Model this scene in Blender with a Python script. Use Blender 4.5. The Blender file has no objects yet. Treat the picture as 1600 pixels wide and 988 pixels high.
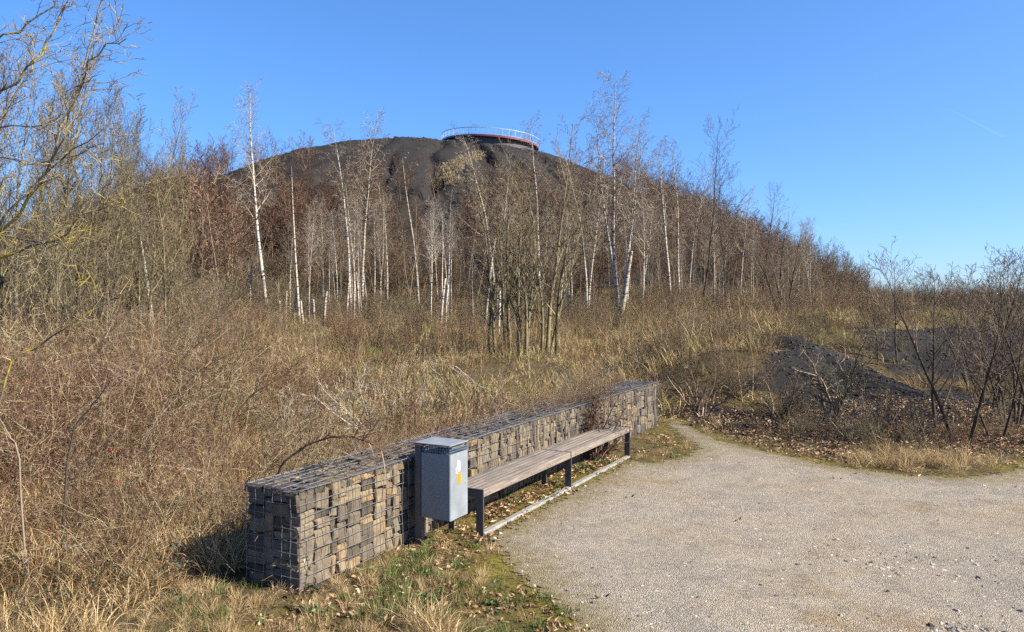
import bpy, bmesh, math, random
import numpy as np
from mathutils import Vector, Matrix

S = bpy.context.scene
C = S.collection
R = math.radians
random.seed(7)
NR = np.random.default_rng(11)

# ------------------------------------------------------------------ camera
F, U0, VH, HC = 1200.0, 800.0, 470.0, 2.4        # focal length, centre and horizon of the 1600 px photograph, eye height
cam = bpy.data.objects.new('camera', bpy.data.cameras.new('camera'))
C.objects.link(cam)
cam.location = (0, 0, HC)
cam.rotation_euler = (R(90), 0, 0)
cam.data.sensor_width = 36
cam.data.lens = 36 * F / 1600
cam.data.shift_y = -(494 - VH) / 1600
cam.data.clip_start = .05
cam.data.clip_end = 30000
S.camera = cam

# ------------------------------------------------------------------ sky, sun, exposure
SUN = Vector((.976, -.296, 0)).normalized() * math.cos(R(35)) + Vector((0, 0, math.sin(R(35))))
w = bpy.data.worlds.new('World'); S.world = w; w.use_nodes = True
nt = w.node_tree
sky = nt.nodes.new('ShaderNodeTexSky')
sky.sky_type = 'NISHITA'; sky.sun_disc = False
sky.sun_elevation = R(35)
sky.sun_rotation = math.atan2(SUN.x, SUN.y)
sky.air_density = .55; sky.dust_density = .7; sky.ozone_density = 5.0
hs = nt.nodes.new('ShaderNodeHueSaturation'); hs.inputs['Saturation'].default_value = 1.12; hs.inputs['Hue'].default_value = .499
bg = nt.nodes['Background']; bg.inputs['Strength'].default_value = .15
bw = nt.nodes.new('ShaderNodeRGBToBW'); nt.links.new(sky.outputs[0], bw.inputs[0])      # the camera's soft shoulder: the pale horizon keeps its blue
mu = nt.nodes.new('ShaderNodeMath'); mu.operation = 'MULTIPLY_ADD'; mu.inputs[1].default_value = .28; mu.inputs[2].default_value = 1; nt.links.new(bw.outputs[0], mu.inputs[0])
dv = nt.nodes.new('ShaderNodeMath'); dv.operation = 'DIVIDE'; dv.inputs[0].default_value = 1.05; nt.links.new(mu.outputs[0], dv.inputs[1])
vs_ = nt.nodes.new('ShaderNodeVectorMath'); vs_.operation = 'SCALE'; nt.links.new(sky.outputs[0], vs_.inputs[0]); nt.links.new(dv.outputs[0], vs_.inputs['Scale'])
nt.links.new(vs_.outputs[0], hs.inputs['Color']); nt.links.new(hs.outputs[0], bg.inputs['Color'])
sl = bpy.data.lights.new('sun', 'SUN'); sl.energy = 5.0; sl.angle = R(.5); sl.color = (1, .9, .76)
so = bpy.data.objects.new('sun', sl); C.objects.link(so); so.location = (30, -10, 40)
so.rotation_euler = SUN.to_track_quat('Z', 'Y').to_euler()
S.view_settings.view_transform = 'Standard'; S.view_settings.look = 'None'
S.view_settings.exposure = 1.5; S.view_settings.gamma = 1.0
S.cycles.use_denoising = False
S.cycles.max_bounces = 5; S.cycles.diffuse_bounces = 3; S.cycles.transparent_max_bounces = 8

# ------------------------------------------------------------------ object helpers
def at(u, v, Y):
    return Vector(((u - U0) * Y / F, Y, HC - (v - VH) * Y / F))
def gp(u, v):
    Y = F * HC / (v - VH)
    return ((u - U0) * Y / F, Y)

def tag(o, label=None, cat=None, group=None, kind=None):
    if label: o['label'] = label
    if cat: o['category'] = cat
    if group: o['group'] = group
    if kind: o['kind'] = kind
    return o
def thing(name, label, cat, loc=(0, 0, 0), rz=0, group=None):
    o = bpy.data.objects.new(name, None); C.objects.link(o)
    o.location = loc; o.rotation_euler = (0, 0, rz); o.empty_display_size = .2
    return tag(o, label, cat, group)
def link(name, me, parent=None, loc=(0, 0, 0), rot=(0, 0, 0), scale=(1, 1, 1)):
    o = bpy.data.objects.new(name, me); C.objects.link(o)
    o.location = loc; o.rotation_euler = rot; o.scale = scale
    if parent: o.parent = parent
    return o

def np_mesh(name, V, Fq, mat, smooth=True, tint=None, attrs=None):
    """V (n,3), Fq list of index arrays (m,3)/(m,4)"""
    me = bpy.data.meshes.new(name)
    V = np.asarray(V, np.float32)
    Fq = [np.asarray(f, np.int32) for f in Fq if len(f)]
    me.vertices.add(len(V)); me.vertices.foreach_set('co', V.ravel())
    loops = np.concatenate([f.ravel() for f in Fq])
    sizes = np.concatenate([np.full(len(f), f.shape[1], np.int32) for f in Fq])
    starts = np.concatenate([[0], np.cumsum(sizes)[:-1]]).astype(np.int32)
    me.loops.add(len(loops)); me.loops.foreach_set('vertex_index', loops)
    me.polygons.add(len(sizes)); me.polygons.foreach_set('loop_start', starts)
    try: me.polygons.foreach_set('loop_total', sizes)
    except Exception: pass
    me.update(calc_edges=True)
    me.polygons.foreach_set('use_smooth', np.full(len(sizes), smooth, bool))
    if tint is not None:
        a = me.attributes.new('tint', 'FLOAT', 'POINT'); a.data.foreach_set('value', np.asarray(tint, np.float32))
    for k, arr in (attrs or {}).items():
        a = me.attributes.new(k, 'FLOAT', 'POINT'); a.data.foreach_set('value', np.asarray(arr, np.float32))
    if mat: me.materials.append(mat)
    return me

def bm_mesh(name, bm, mat, smooth=False):
    me = bpy.data.meshes.new(name); bm.to_mesh(me); bm.free()
    if smooth: me.polygons.foreach_set('use_smooth', np.ones(len(me.polygons), bool))
    if mat: me.materials.append(mat)
    return me

def box(bm, x0, x1, y0, y1, z0, z1, bev=0):
    M = Matrix.Translation(((x0+x1)/2, (y0+y1)/2, (z0+z1)/2)) @ Matrix.Diagonal((x1-x0, y1-y0, z1-z0, 1))
    r = bmesh.ops.create_cube(bm, size=1, matrix=M)
    if bev:
        es = list({e for v in r['verts'] for e in v.link_edges})
        bmesh.ops.bevel(bm, geom=es, offset=bev, segments=1, affect='EDGES')

# ------------------------------------------------------------------ noise
def vnoise(x, y, seed=0):
    xi = np.floor(x).astype(np.int64); yi = np.floor(y).astype(np.int64)
    fx = x - xi; fy = y - yi
    fx = fx*fx*(3-2*fx); fy = fy*fy*(3-2*fy)
    def h(a, b):
        n = (a*374761393 + b*668265263 + seed*974711) & 0x7fffffff
        n = ((n ^ (n >> 13)) * 1274126177) & 0x7fffffff
        return ((n ^ (n >> 16)) & 0xffff) / 65535.0
    return (h(xi, yi)*(1-fx) + h(xi+1, yi)*fx)*(1-fy) + (h(xi, yi+1)*(1-fx) + h(xi+1, yi+1)*fx)*fy
def fbm(x, y, o=4, seed=0):
    s = 0; a = .5; 
    for i in range(o):
        s = s + a*(vnoise(x, y, seed+i)-.5); x = x*2.03; y = y*2.03; a *= .5
    return s
def sm(t):
    t = np.clip(t, 0, 1); return t*t*(3-2*t)

# ------------------------------------------------------------------ terrain height
HX, HY = -15.0, 150.0                                              # middle of the spoil heap
def hill_r(x, y):
    dx = x - HX; dy = y - HY
    dx = np.where(dx < 0, dx*.93, dx*1.05)
    return np.sqrt(dx*dx + dy*dy)
def height(x, y):
    x = np.asarray(x, float); y = np.asarray(y, float)
    z = .9*sm((y-18)/34) + .5*sm((y-50)/30)
    # right bank with its bare shale face and the spur running down to the right
    m = sm((x-7.3)/1.6)
    foot = 15.9 + .5*fbm(x*.6, y*.2, 3, 5) + m*4.6
    rise = sm((y-foot)/3.2) * sm((x-1.9-.1*(y-16))/3.2)
    z = np.maximum(z, (1.14 + .3*m)*rise + z*.25)
    tt = np.clip((y-15.2)/6.0, 0, 1)
    cx = 9.2 - 2.1*tt
    z = np.maximum(z, 1.48*sm(tt*1.05)*np.exp(-((x-cx)/1.45)**2)*sm((24-y)/3))
    z = z + .08*fbm(x*1.1, y*1.1, 4, 55)*sm((y-13.5)/2)*sm((30-y)/4)*sm((x-2.5)/1.5)
    # lower country all round the plateau
    d = np.sqrt(x*x + y*y)
    z = z - 55*sm((np.maximum(x - .15*y, 0) - 32)/160) - 30*sm((d-260)/500)
    near = sm((d-17)/12)
    z = z + near*.35*fbm(x*.12, y*.12, 4, 3) + sm((d-6)/6)*.02*fbm(x*1.7, y*1.7, 3, 9)*sm((y-12)/5)
    # the spoil heap
    r = hill_r(x, y)
    r = r + 2.2*fbm(x*.05, y*.05, 3, 21)
    s = (78 - r)*.555
    k = 2.6
    cap = 30.2 - .0016*r*r
    hh = -k*np.log(np.exp(-np.clip(s, -60, 200)/k) + np.exp(-cap/k))
    hh = np.where(s < -30, 0, np.log1p(np.exp(np.clip(hh, -50, 50)/1.5))*1.5)
    ang = np.arctan2(y-HY, x-HX)
    gul = np.abs(fbm(ang*9 + .02*r, r*.03, 3, 31))                 # gullies running down from the top
    gw = sm((r-9)/14)*sm((85-r)/40)
    hh = hh - gw*1.2*np.maximum(0, .07-gul)/.07 + gw*.9*fbm(x*.25, y*.25, 4, 40) + sm((95-r)/10)*.3*(np.abs(fbm(x*.55, y*.55, 3, 47))-.1)
    hh = hh - 1.3*np.exp(-(((x+4.5)/7)**2 + ((y-139)/10)**2))          # hollow below the platform
    gx = -.0975*y + .9*np.sin(y*.21) + .5*np.sin(y*.53)            # the deep runnel left of the platform
    hh = hh - 1.2*np.exp(-(np.abs(x-gx)/.8)**1.1)*sm((y-84)/6)*sm((136-y)/8)
    gx2 = -.052*y + .8*np.sin(y*.3+1)
    hh = hh - .9*np.exp(-((x-gx2)/.6)**2)*sm((y-112)/6)*sm((134-y)/8)
    return z + hh
def hz(x, y):
    return float(height(np.array([x]), np.array([y]))[0])

def shale_mask(x, y):
    face = sm((x-3.1)/.9)*sm((y-14.3)/.8)*sm((20.9+.8*fbm(x*.7, y*.3, 3, 77)-y)/.7)*sm((12.2-x)/1)
    face = face*sm(.5+(fbm(x*.5, y*.5, 3, 70)-.04+.34*sm((x-5.6)/1.5))*4.5)
    sec = sm((x-10)/1)*sm((y-20.5)/1.5)*sm((33-y)/2)*sm(.5+(fbm(x*.25, y*.25, 3, 71)-.09)*5)*sm((22-x)/2)
    return np.maximum(face, sec)
def on_terrain(u, v):
    """where the line of sight through a point of the photograph meets the ground"""
    ys = np.concatenate([np.arange(4, 40, .05), np.arange(40, 170, .2)])
    xs = (u-U0)*ys/F; zs = HC-(v-VH)*ys/F
    k = np.nonzero(height(xs, ys) > zs)[0]
    if not len(k): return None
    return xs[k[0]], ys[k[0]]

# ------------------------------------------------------------------ wall frame: t along the gabions, n towards the gravel
P0 = np.array([-1.73, 6.29]); DV = np.array([.4718, .8817]); NV = np.array([.8817, -.4718])
RZW = math.atan2(DV[1], DV[0])
def tn(t, n, z=0):
    p = P0 + DV*t + NV*n
    return Vector((p[0], p[1], z))
def to_tn(x, y):
    return (x-P0[0])*DV[0] + (y-P0[1])*DV[1], (x-P0[0])*NV[0] + (y-P0[1])*NV[1]

PATH = [gp(*q) for q in [(990,1150),(905,985),(845,928),(795,885),(764,846),(772,836),(980,722),(1022,724),(1072,714),(1090,702),(1068,684),(1040,664),
        (1054,657),(1088,672),(1124,689),(1180,703),(1300,728),(1400,742),(1500,747),(1555,741),(1620,727),(1760,705),(2100,684)]]
PATH += [(20, 13.4), (20, -9), (-4, -9), (-1.5, 2.5)]
PATH = np.array(PATH)
def path_sd(x, y):
    """signed distance to the edge of the gravel, positive inside"""
    x = np.asarray(x, float); y = np.asarray(y, float)
    d = np.full(x.shape, 1e9); ins = np.zeros(x.shape, bool)
    n = len(PATH)
    for i in range(n):
        a = PATH[i]; b = PATH[(i+1) % n]
        ab = b-a; L = ab@ab
        t = np.clip(((x-a[0])*ab[0] + (y-a[1])*ab[1])/L, 0, 1)
        d = np.minimum(d, np.hypot(x-a[0]-t*ab[0], y-a[1]-t*ab[1]))
        c = ((a[1] > y) != (b[1] > y)) & (x < (b[0]-a[0])*(y-a[1])/((b[1]-a[1]) if b[1] != a[1] else 1e-9) + a[0])
        ins ^= c
    return np.where(ins, d, -d)

# ------------------------------------------------------------------ materials
def mat(name, rough=.8, spec=.3):
    m = bpy.data.materials.new(name); m.use_nodes = True
    n = m.node_tree.nodes; b = n['Principled BSDF']
    b.inputs['Roughness'].default_value = rough
    b.inputs['Specular IOR Level'].default_value = spec
    return m, n, m.node_tree.links, b
def ramp(n, stops, interp='LINEAR'):
    r = n.new('ShaderNodeValToRGB'); e = r.color_ramp.elements; r.color_ramp.interpolation = interp
    while len(e) > 1: e.remove(e[-1])
    e[0].position = stops[0][0]; e[0].color = (*stops[0][1], 1)
    for p, c in stops[1:]:
        q = e.new(p); q.color = (*c, 1)
    return r
def noise(n, l, scale, detail=4, rough=.55, coord='Object', vec=None, dist=0):
    t = n.new('ShaderNodeTexNoise'); t.inputs['Scale'].default_value = scale
    t.inputs['Detail'].default_value = detail; t.inputs['Roughness'].default_value = rough
    t.inputs['Distortion'].default_value = dist
    if vec is None:
        c = n.new('ShaderNodeTexCoord'); vec = c.outputs[coord]
    l.new(vec, t.inputs['Vector']); return t
def mixc(n, l, a, b, fac, mode='MIX'):
    m = n.new('ShaderNodeMix'); m.data_type = 'RGBA'; m.blend_type = mode
    for s, v in ((m.inputs[0], fac), (m.inputs[6], a), (m.inputs[7], b)):
        if isinstance(v, (int, float)): s.default_value = v
        elif isinstance(v, tuple): s.default_value = (*v, 1)
        else: l.new(v, s)
    return m.outputs[2]
def math_n(n, l, op, a, b=0.0, clamp=False):
    m = n.new('ShaderNodeMath'); m.operation = op; m.use_clamp = clamp
    for s, v in ((m.inputs[0], a), (m.inputs[1], b)):
        if isinstance(v, (int, float)): s.default_value = v
        else: l.new(v, s)
    return m.outputs[0]
def bump(n, l, h, b, strength=.5, dist=.01):
    p = n.new('ShaderNodeBump'); p.inputs['Strength'].default_value = strength; p.inputs['Distance'].default_value = dist
    l.new(h, p.inputs['Height']); l.new(p.outputs[0], b.inputs['Normal'])

def tint_mat(name, stops, rough=.85, spec=.15, trans=0, patch=None):
    """colour by the branch's or blade's own 'tint', shifted a little per instance"""
    m, n, l, b = mat(name, rough, spec)
    a = n.new('ShaderNodeAttribute'); a.attribute_name = 'tint'
    oi = n.new('ShaderNodeObjectInfo')
    f = math_n(n, l, 'ADD', a.outputs['Fac'], math_n(n, l, 'MULTIPLY', math_n(n, l, 'SUBTRACT', oi.outputs['Random'], .5), .3), True)
    r = ramp(n, stops); l.new(f, r.inputs[0]); col = r.outputs[0]
    if patch:                                                       # the field's own patchwork of plants
        ge = n.new('ShaderNodeNewGeometry'); pn = noise(n, l, patch[0], 3, .6, vec=ge.outputs['Position'])
        pr = ramp(n, patch[1]); l.new(pn.outputs[0], pr.inputs[0]); col = mixc(n, l, col, pr.outputs[0], 1.0, 'MULTIPLY')
    l.new(col, b.inputs['Base Color'])
    if trans:
        tr = n.new('ShaderNodeBsdfTranslucent'); l.new(col, tr.inputs[0])
        mx = n.new('ShaderNodeMixShader'); mx.inputs[0].default_value = trans
        l.new(b.outputs[0], mx.inputs[1]); l.new(tr.outputs[0], mx.inputs[2])
        l.new(mx.outputs[0], n['Material Output'].inputs[0])
    return m

M = {}
M['straw'] = tint_mat('dry_straw', [(0, (.05, .032, .017)), (.3, (.21, .145, .068)), (.65, (.46, .345, .18)), (1, (.66, .56, .36))], .7, .2, .25, (.9, [(.34, (.6, .5, .42)), (.48, (1, .97, .92)), (.68, (1.08, 1.05, 1))]))
M['field'] = tint_mat('dry_field_grass', [(0, (.04, .032, .016)), (.3, (.2, .145, .07)), (.55, (.38, .30, .155)), (.8, (.44, .36, .2)), (1, (.55, .47, .3))], .75, .2, .25, (.33, [(.34, (.5, .4, .33)), (.44, (1, .95, .86)), (.55, (1.1, 1.05, .98)), (.62, (.62, .78, .42))]))
M['heapgrass'] = tint_mat('heap_grass', [(0, (.14, .11, .07)), (.5, (.3, .245, .16)), (1, (.42, .36, .25))], .8, .1)
M['green'] = tint_mat('green_grass', [(0, (.03, .055, .012)), (.5, (.07, .11, .025)), (1, (.16, .18, .05))], .6, .3, .25)
M['cane'] = tint_mat('bramble_canes', [(0, (.025, .016, .011)), (.3, (.075, .042, .027)), (.52, (.16, .105, .058)), (.76, (.30, .235, .135)), (1, (.46, .40, .28))], .85, .15, 0, (.5, [(.36, (.8, .62, .52)), (.47, (.95, .92, .85)), (.56, (.85, .9, .72)), (.66, (1, 1.0, .95))]))
M['redcane'] = tint_mat('red_brown_canes', [(0, (.022, .013, .011)), (.4, (.095, .044, .031)), (.7, (.165, .092, .062)), (1, (.31, .24, .17))])
M['brush'] = tint_mat('brown_brush', [(0, (.025, .017, .014)), (.4, (.09, .062, .047)), (.72, (.19, .142, .107)), (1, (.38, .325, .26))], .85, .15, 0, (.3, [(.36, (.85, .66, .58)), (.47, (1, .97, .9)), (.56, (.8, .88, .66)), (.66, (1, 1, .95))]))
M['hill'] = tint_mat('hillside_twigs', [(0, (.018, .012, .01)), (.4, (.075, .044, .030)), (.7, (.14, .09, .062)), (1, (.28, .215, .155))], .85, .15, 0, (.09, [(.36, (.8, .66, .62)), (.5, (1, .95, .9)), (.64, (1.05, 1.1, .95))]))
M['twig'] = tint_mat('grey_brown_twigs', [(0, (.022, .018, .012)), (.5, (.105, .088, .05)), (1, (.29, .25, .155))])
M['birchtwig'] = tint_mat('birch_twigs', [(0, (.08, .062, .048)), (.5, (.20, .165, .13)), (1, (.4, .36, .3))])
M['dark'] = tint_mat('dark_twigs', [(0, (.035, .028, .022)), (.6, (.095, .074, .056)), (1, (.2, .16, .12))])
M['pale'] = tint_mat('pale_dead_wood', [(0, (.13, .105, .08)), (.5, (.29, .245, .195)), (1, (.46, .42, .36))])
M['litter'] = tint_mat('fallen_leaves', [(0, (.06, .032, .018)), (.4, (.19, .11, .06)), (.75, (.33, .22, .13)), (1, (.48, .37, .25))], .75, .2)
M['weed'] = tint_mat('weed_leaves', [(0, (.02, .05, .012)), (.5, (.045, .1, .025)), (1, (.11, .17, .04))], .5, .4, .15)
M['bramble_leaf'] = tint_mat('bramble_leaves', [(0, (.012, .025, .01)), (.6, (.04, .06, .025)), (1, (.1, .075, .06))], .45, .5)

def lichen_bark(name, base, pale, lichen, amount):
    m, n, l, b = mat(name, .9, .1)
    a = n.new('ShaderNodeAttribute'); a.attribute_name = 'tint'
    c1 = mixc(n, l, base, pale, a.outputs['Fac'])
    t = noise(n, l, 3.1, 3); r = ramp(n, [(.62-amount, (0, 0, 0)), (.72-amount*.8, (1, 1, 1))]); l.new(t.outputs[0], r.inputs[0])
    c2 = mixc(n, l, c1, lichen, r.outputs[0])
    l.new(c2, b.inputs['Base Color']); bump(n, l, noise(n, l, 30, 3).outputs[0], b, .5, .02)
    return m
M['lichen'] = lichen_bark('lichen_bark', (.06, .05, .036), (.18, .15, .1), (.22, .195, .075), .10)
M['lichen_near'] = lichen_bark('lichen_bark_near', (.07, .057, .042), (.26, .22, .155), (.36, .27, .05), .12)
M['darkbark'] = lichen_bark('dark_bark', (.03, .024, .019), (.09, .073, .055), (.12, .12, .06), .03)
M['brownbark'] = lichen_bark('brown_bark', (.09, .07, .052), (.24, .19, .14), (.24, .2, .08), .05)

def birch_bark():
    m, n, l, b = mat('birch_bark', .7, .25)
    tc = n.new('ShaderNodeTexCoord'); mp = n.new('ShaderNodeMapping'); mp.inputs['Scale'].default_value = (3, 3, 9)
    l.new(tc.outputs['Object'], mp.inputs[0])
    t = noise(n, l, 1.6, 4, vec=mp.outputs[0]); r = ramp(n, [(.38, (.025, .02, .017)), (.46, (.36, .335, .295)), (.58, (.49, .46, .41)), (.75, (.58, .545, .49))]); l.new(t.outputs[0], r.inputs[0])
    sx = n.new('ShaderNodeSeparateXYZ'); l.new(tc.outputs['Object'], sx.inputs[0])
    bs = ramp(n, [(0, (.45, .4, .34)), (.12, (.8, .77, .72)), (.3, (1, 1, 1))]); l.new(math_n(n, l, 'MULTIPLY', math_n(n, l, 'ADD', sx.outputs[2], math_n(n, l, 'MULTIPLY', t.outputs[0], .8)), .14), bs.inputs[0])
    oi = n.new('ShaderNodeObjectInfo')
    c = mixc(n, l, mixc(n, l, r.outputs[0], bs.outputs[0], 1.0, 'MULTIPLY'), mixc(n, l, (1, 1, 1), (.66, .6, .52), oi.outputs['Random']), 1.0, 'MULTIPLY')
    l.new(c, b.inputs['Base Color']); return m
M['birch'] = birch_bark()

def ground_mat():
    m, n, l, b = mat('ground', .95, .1)
    tc = n.new('ShaderNodeTexCoord'); P = tc.outputs['Object']
    a_sh = n.new('ShaderNodeAttribute'); a_sh.attribute_name = 'shale'
    a_mo = n.new('ShaderNodeAttribute'); a_mo.attribute_name = 'moss'
    a_gr = n.new('ShaderNodeAttribute'); a_gr.attribute_name = 'grit'
    n1 = noise(n, l, 1.1, 6, .65, vec=P); n2 = noise(n, l, 14, 5, .7, vec=P); n3 = noise(n, l, 60, 4, .7, vec=P)
    earth = ramp(n, [(.3, (.025, .018, .011)), (.5, (.06, .044, .025)), (.7, (.125, .095, .052))]); l.new(n2.outputs[0], earth.inputs[0])
    grassy = ramp(n, [(.35, (.055, .047, .02)), (.65, (.12, .098, .045))]); l.new(n3.outputs[0], grassy.inputs[0])
    c = mixc(n, l, earth.outputs[0], grassy.outputs[0], math_n(n, l, 'MULTIPLY', math_n(n, l, 'SUBTRACT', n1.outputs[0], .35, True), 2.4, True))
    moss = ramp(n, [(.3, (.07, .062, .012)), (.55, (.15, .125, .022)), (.75, (.24, .19, .05))]); l.new(n2.outputs[0], moss.inputs[0])
    fm = math_n(n, l, 'MULTIPLY', a_mo.outputs['Fac'], math_n(n, l, 'MULTIPLY', math_n(n, l, 'SUBTRACT', n1.outputs[0], .3, True), 3.4, True), True)
    c = mixc(n, l, c, moss.outputs[0], fm)
    gr = ramp(n, [(.3, (.16, .14, .115)), (.7, (.40, .36, .30))]); l.new(n3.outputs[0], gr.inputs[0])
    fg = math_n(n, l, 'MULTIPLY', math_n(n, l, 'SUBTRACT', math_n(n, l, 'ADD', a_gr.outputs['Fac'], n2.outputs[0]), .85, True), 4, True)
    c = mixc(n, l, c, gr.outputs[0], fg)
    ns = noise(n, l, .5, 8, .7, vec=P); ns2 = noise(n, l, 9, 6, .75, vec=P)
    sh = ramp(n, [(.3, (.014, .0130, .0128)), (.55, (.027, .0252, .0248)), (.75, (.048, .044, .042))]); l.new(math_n(n, l, 'MULTIPLY', math_n(n, l, 'ADD', ns.outputs[0], ns2.outputs[0]), .5), sh.inputs[0])
    fs = math_n(n, l, 'MULTIPLY', math_n(n, l, 'SUBTRACT', math_n(n, l, 'ADD', a_sh.outputs['Fac'], math_n(n, l, 'MULTIPLY', n2.outputs[0], .5)), .6, True), 5, True)
    c = mixc(n, l, c, sh.outputs[0], fs)
    l.new(c, b.inputs['Base Color'])
    hgt = math_n(n, l, 'ADD', n2.outputs[0], math_n(n, l, 'MULTIPLY', n3.outputs[0], .4))
    bump(n, l, hgt, b, .8, .05)
    return m
M['ground'] = ground_mat()

def gravel_mat():
    m, n, l, b = mat('gravel', .95, .15)
    tc = n.new('ShaderNodeTexCoord'); P = tc.outputs['Object']
    v = n.new('ShaderNodeTexVoronoi'); v.inputs['Scale'].default_value = 84; l.new(P, v.inputs['Vector'])
    v2 = n.new('ShaderNodeTexVoronoi'); v2.inputs['Scale'].default_value = 200; l.new(P, v2.inputs['Vector'])
    sep = n.new('ShaderNodeSeparateColor'); l.new(v.outputs['Color'], sep.inputs[0])
    sep2 = n.new('ShaderNodeSeparateColor'); l.new(v2.outputs['Color'], sep2.inputs[0])
    st = ramp(n, [(0, (.058, .05, .04)), (.25, (.198, .175, .141)), (.75, (.33, .293, .237)), (1, (.52, .47, .395))]); 
    l.new(math_n(n, l, 'ADD', math_n(n, l, 'MULTIPLY', sep.outputs[0], .6), math_n(n, l, 'MULTIPLY', sep2.outputs[0], .4)), st.inputs[0])
    big = noise(n, l, .55, 7, .68, vec=P)
    br = ramp(n, [(.34, (.82, .83, .86)), (.47, (1, 1, 1)), (.57, (1, .96, .9)), (.68, (.84, .72, .55))]); l.new(big.outputs[0], br.inputs[0])
    c = mixc(n, l, st.outputs[0], br.outputs[0], 1.0, 'MULTIPLY')
    mo = ramp(n, [(.33, (.78, .78, .79)), (.5, (1, 1, 1)), (.68, (1.14, 1.12, 1.08))]); l.new(noise(n, l, 2.6, 6, .75, vec=P).outputs[0], mo.inputs[0])
    c = mixc(n, l, c, mo.outputs[0], 1.0, 'MULTIPLY')
    e = n.new('ShaderNodeAttribute'); e.attribute_name = 'edge'
    n2 = noise(n, l, 5, 6, .7, vec=P)
    # dirt and moss creep in along the edge
    f = math_n(n, l, 'SUBTRACT', 1.0, math_n(n, l, 'MULTIPLY', math_n(n, l, 'ADD', e.outputs['Fac'], math_n(n, l, 'MULTIPLY', math_n(n, l, 'SUBTRACT', n2.outputs[0], .5), 1.6)), 1.7), True)
    dirt = ramp(n, [(.35, (.10, .085, .03)), (.6, (.2, .16, .085))]); l.new(noise(n, l, 22, 4, vec=P).outputs[0], dirt.inputs[0])
    c = mixc(n, l, c, dirt.outputs[0], math_n(n, l, 'MULTIPLY', f, .85))
    l.new(c, b.inputs['Base Color'])
    h = math_n(n, l, 'ADD', math_n(n, l, 'MULTIPLY', v.outputs['Distance'], -1.0), math_n(n, l, 'MULTIPLY', v2.outputs['Distance'], -.4))
    bump(n, l, h, b, 1.0, .013)
    al = math_n(n, l, 'MULTIPLY', math_n(n, l, 'ADD', e.outputs['Fac'], math_n(n, l, 'MULTIPLY', math_n(n, l, 'SUBTRACT', noise(n, l, 9, 6, .75, vec=P).outputs[0], .5), .9)), 60, True)
    l.new(al, b.inputs['Alpha'])
    return m
M['gravel'] = gravel_mat()

def stone_mat(name, dark=1.0):
    m, n, l, b = mat(name, .85, .25)
    oi = n.new('ShaderNodeObjectInfo')
    a = n.new('ShaderNodeAttribute'); a.attribute_name = 'tint'
    r = ramp(n, [(0, (.065, .056, .046)), (.2, (.125, .103, .08)), (.42, (.21, .172, .125)), (.62, (.155, .134, .102)), (.78, (.25, .2, .13)), (.9, (.27, .195, .11)), (1, (.20, .17, .125))])
    l.new(math_n(n, l, 'FRACT', math_n(n, l, 'ADD', oi.outputs['Random'], a.outputs['Fac'])), r.inputs[0])
    tc = n.new('ShaderNodeTexCoord'); P = tc.outputs['Object']
    geo = n.new('ShaderNodeNewGeometry')
    n1 = noise(n, l, 9, 6, .7, vec=geo.outputs['Position']); n2 = noise(n, l, 45, 5, .7, vec=geo.outputs['Position'])
    v = ramp(n, [(.3, (.55, .52, .5)), (.5, (1, 1, 1)), (.72, (1.25, 1.2, 1.05))]); l.new(n1.outputs[0], v.inputs[0])
    c = mixc(n, l, r.outputs[0], v.outputs[0], 1.0, 'MULTIPLY')
    v2 = ramp(n, [(.3, (.75, .75, .75)), (.7, (1.15, 1.15, 1.15))]); l.new(n2.outputs[0], v2.inputs[0])
    c = mixc(n, l, c, v2.outputs[0], 1.0, 'MULTIPLY')
    if dark != 1.0: c = mixc(n, l, c, (dark, dark, dark), 1.0, 'MULTIPLY')
    l.new(c, b.inputs['Base Color'])
    bump(n, l, math_n(n, l, 'ADD', n1.outputs[0], math_n(n, l, 'MULTIPLY', n2.outputs[0], .5)), b, .7, .02)
    return m
M['stone'] = stone_mat('quarry_stone', .78)
M['topstone'] = stone_mat('weathered_top_stone', .5)

def metal(name, col, rough, met=.0, var=.12, scale=14):
    m, n, l, b = mat(name, rough, .5)
    t = noise(n, l, scale, 5, .65); r = ramp(n, [(.3, tuple(x*(1-var) for x in col)), (.7, tuple(x*(1+var) for x in col))]); l.new(t.outputs[0], r.inputs[0])
    l.new(r.outputs[0], b.inputs['Base Color']); b.inputs['Metallic'].default_value = met
    rr = ramp(n, [(.3, (rough*.8,)*3), (.7, (min(1, rough*1.2),)*3)]); l.new(noise(n, l, 5, 4).outputs[0], rr.inputs[0]); l.new(rr.outputs[0], b.inputs['Roughness'])
    return m
M['wire'] = metal('galvanised_wire', (.15, .16, .18), .5, .3)
M['bin'] = metal('grey_painted_steel', (.155, .18, .205), .6, .0, .16, 5)
M['steel'] = metal('dark_grey_steel', (.07, .076, .09), .45, .2)
M['strip'] = metal('weathered_pale_steel', (.21, .205, .195), .6, .0, .35, 9)
M['basket'] = metal('blue_grey_mesh', (.10, .16, .24), .45, .4)
M['bolt'] = metal('zinc_bolt', (.5, .5, .5), .35, .7)
M['red'] = metal('red_painted_steel', (.16, .032, .048), .4, 0, .15, 1)
M['under'] = metal('dark_underside_steel', (.05, .045, .05), .6, 0)
M['rail'] = metal('pale_rail_steel', (.36, .4, .42), .4, .2, .08)
M['white'] = metal('white_sticker', (.6, .6, .58), .5, 0, .05)
M['yellow'] = metal('yellow_sticker', (.36, .21, .025), .5, 0, .08, 40)
M['ink'] = metal('sticker_print', (.09, .05, .01), .6, 0)
M['hip'] = metal('red_hips', (.45, .03, .02), .35, 0)

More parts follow.
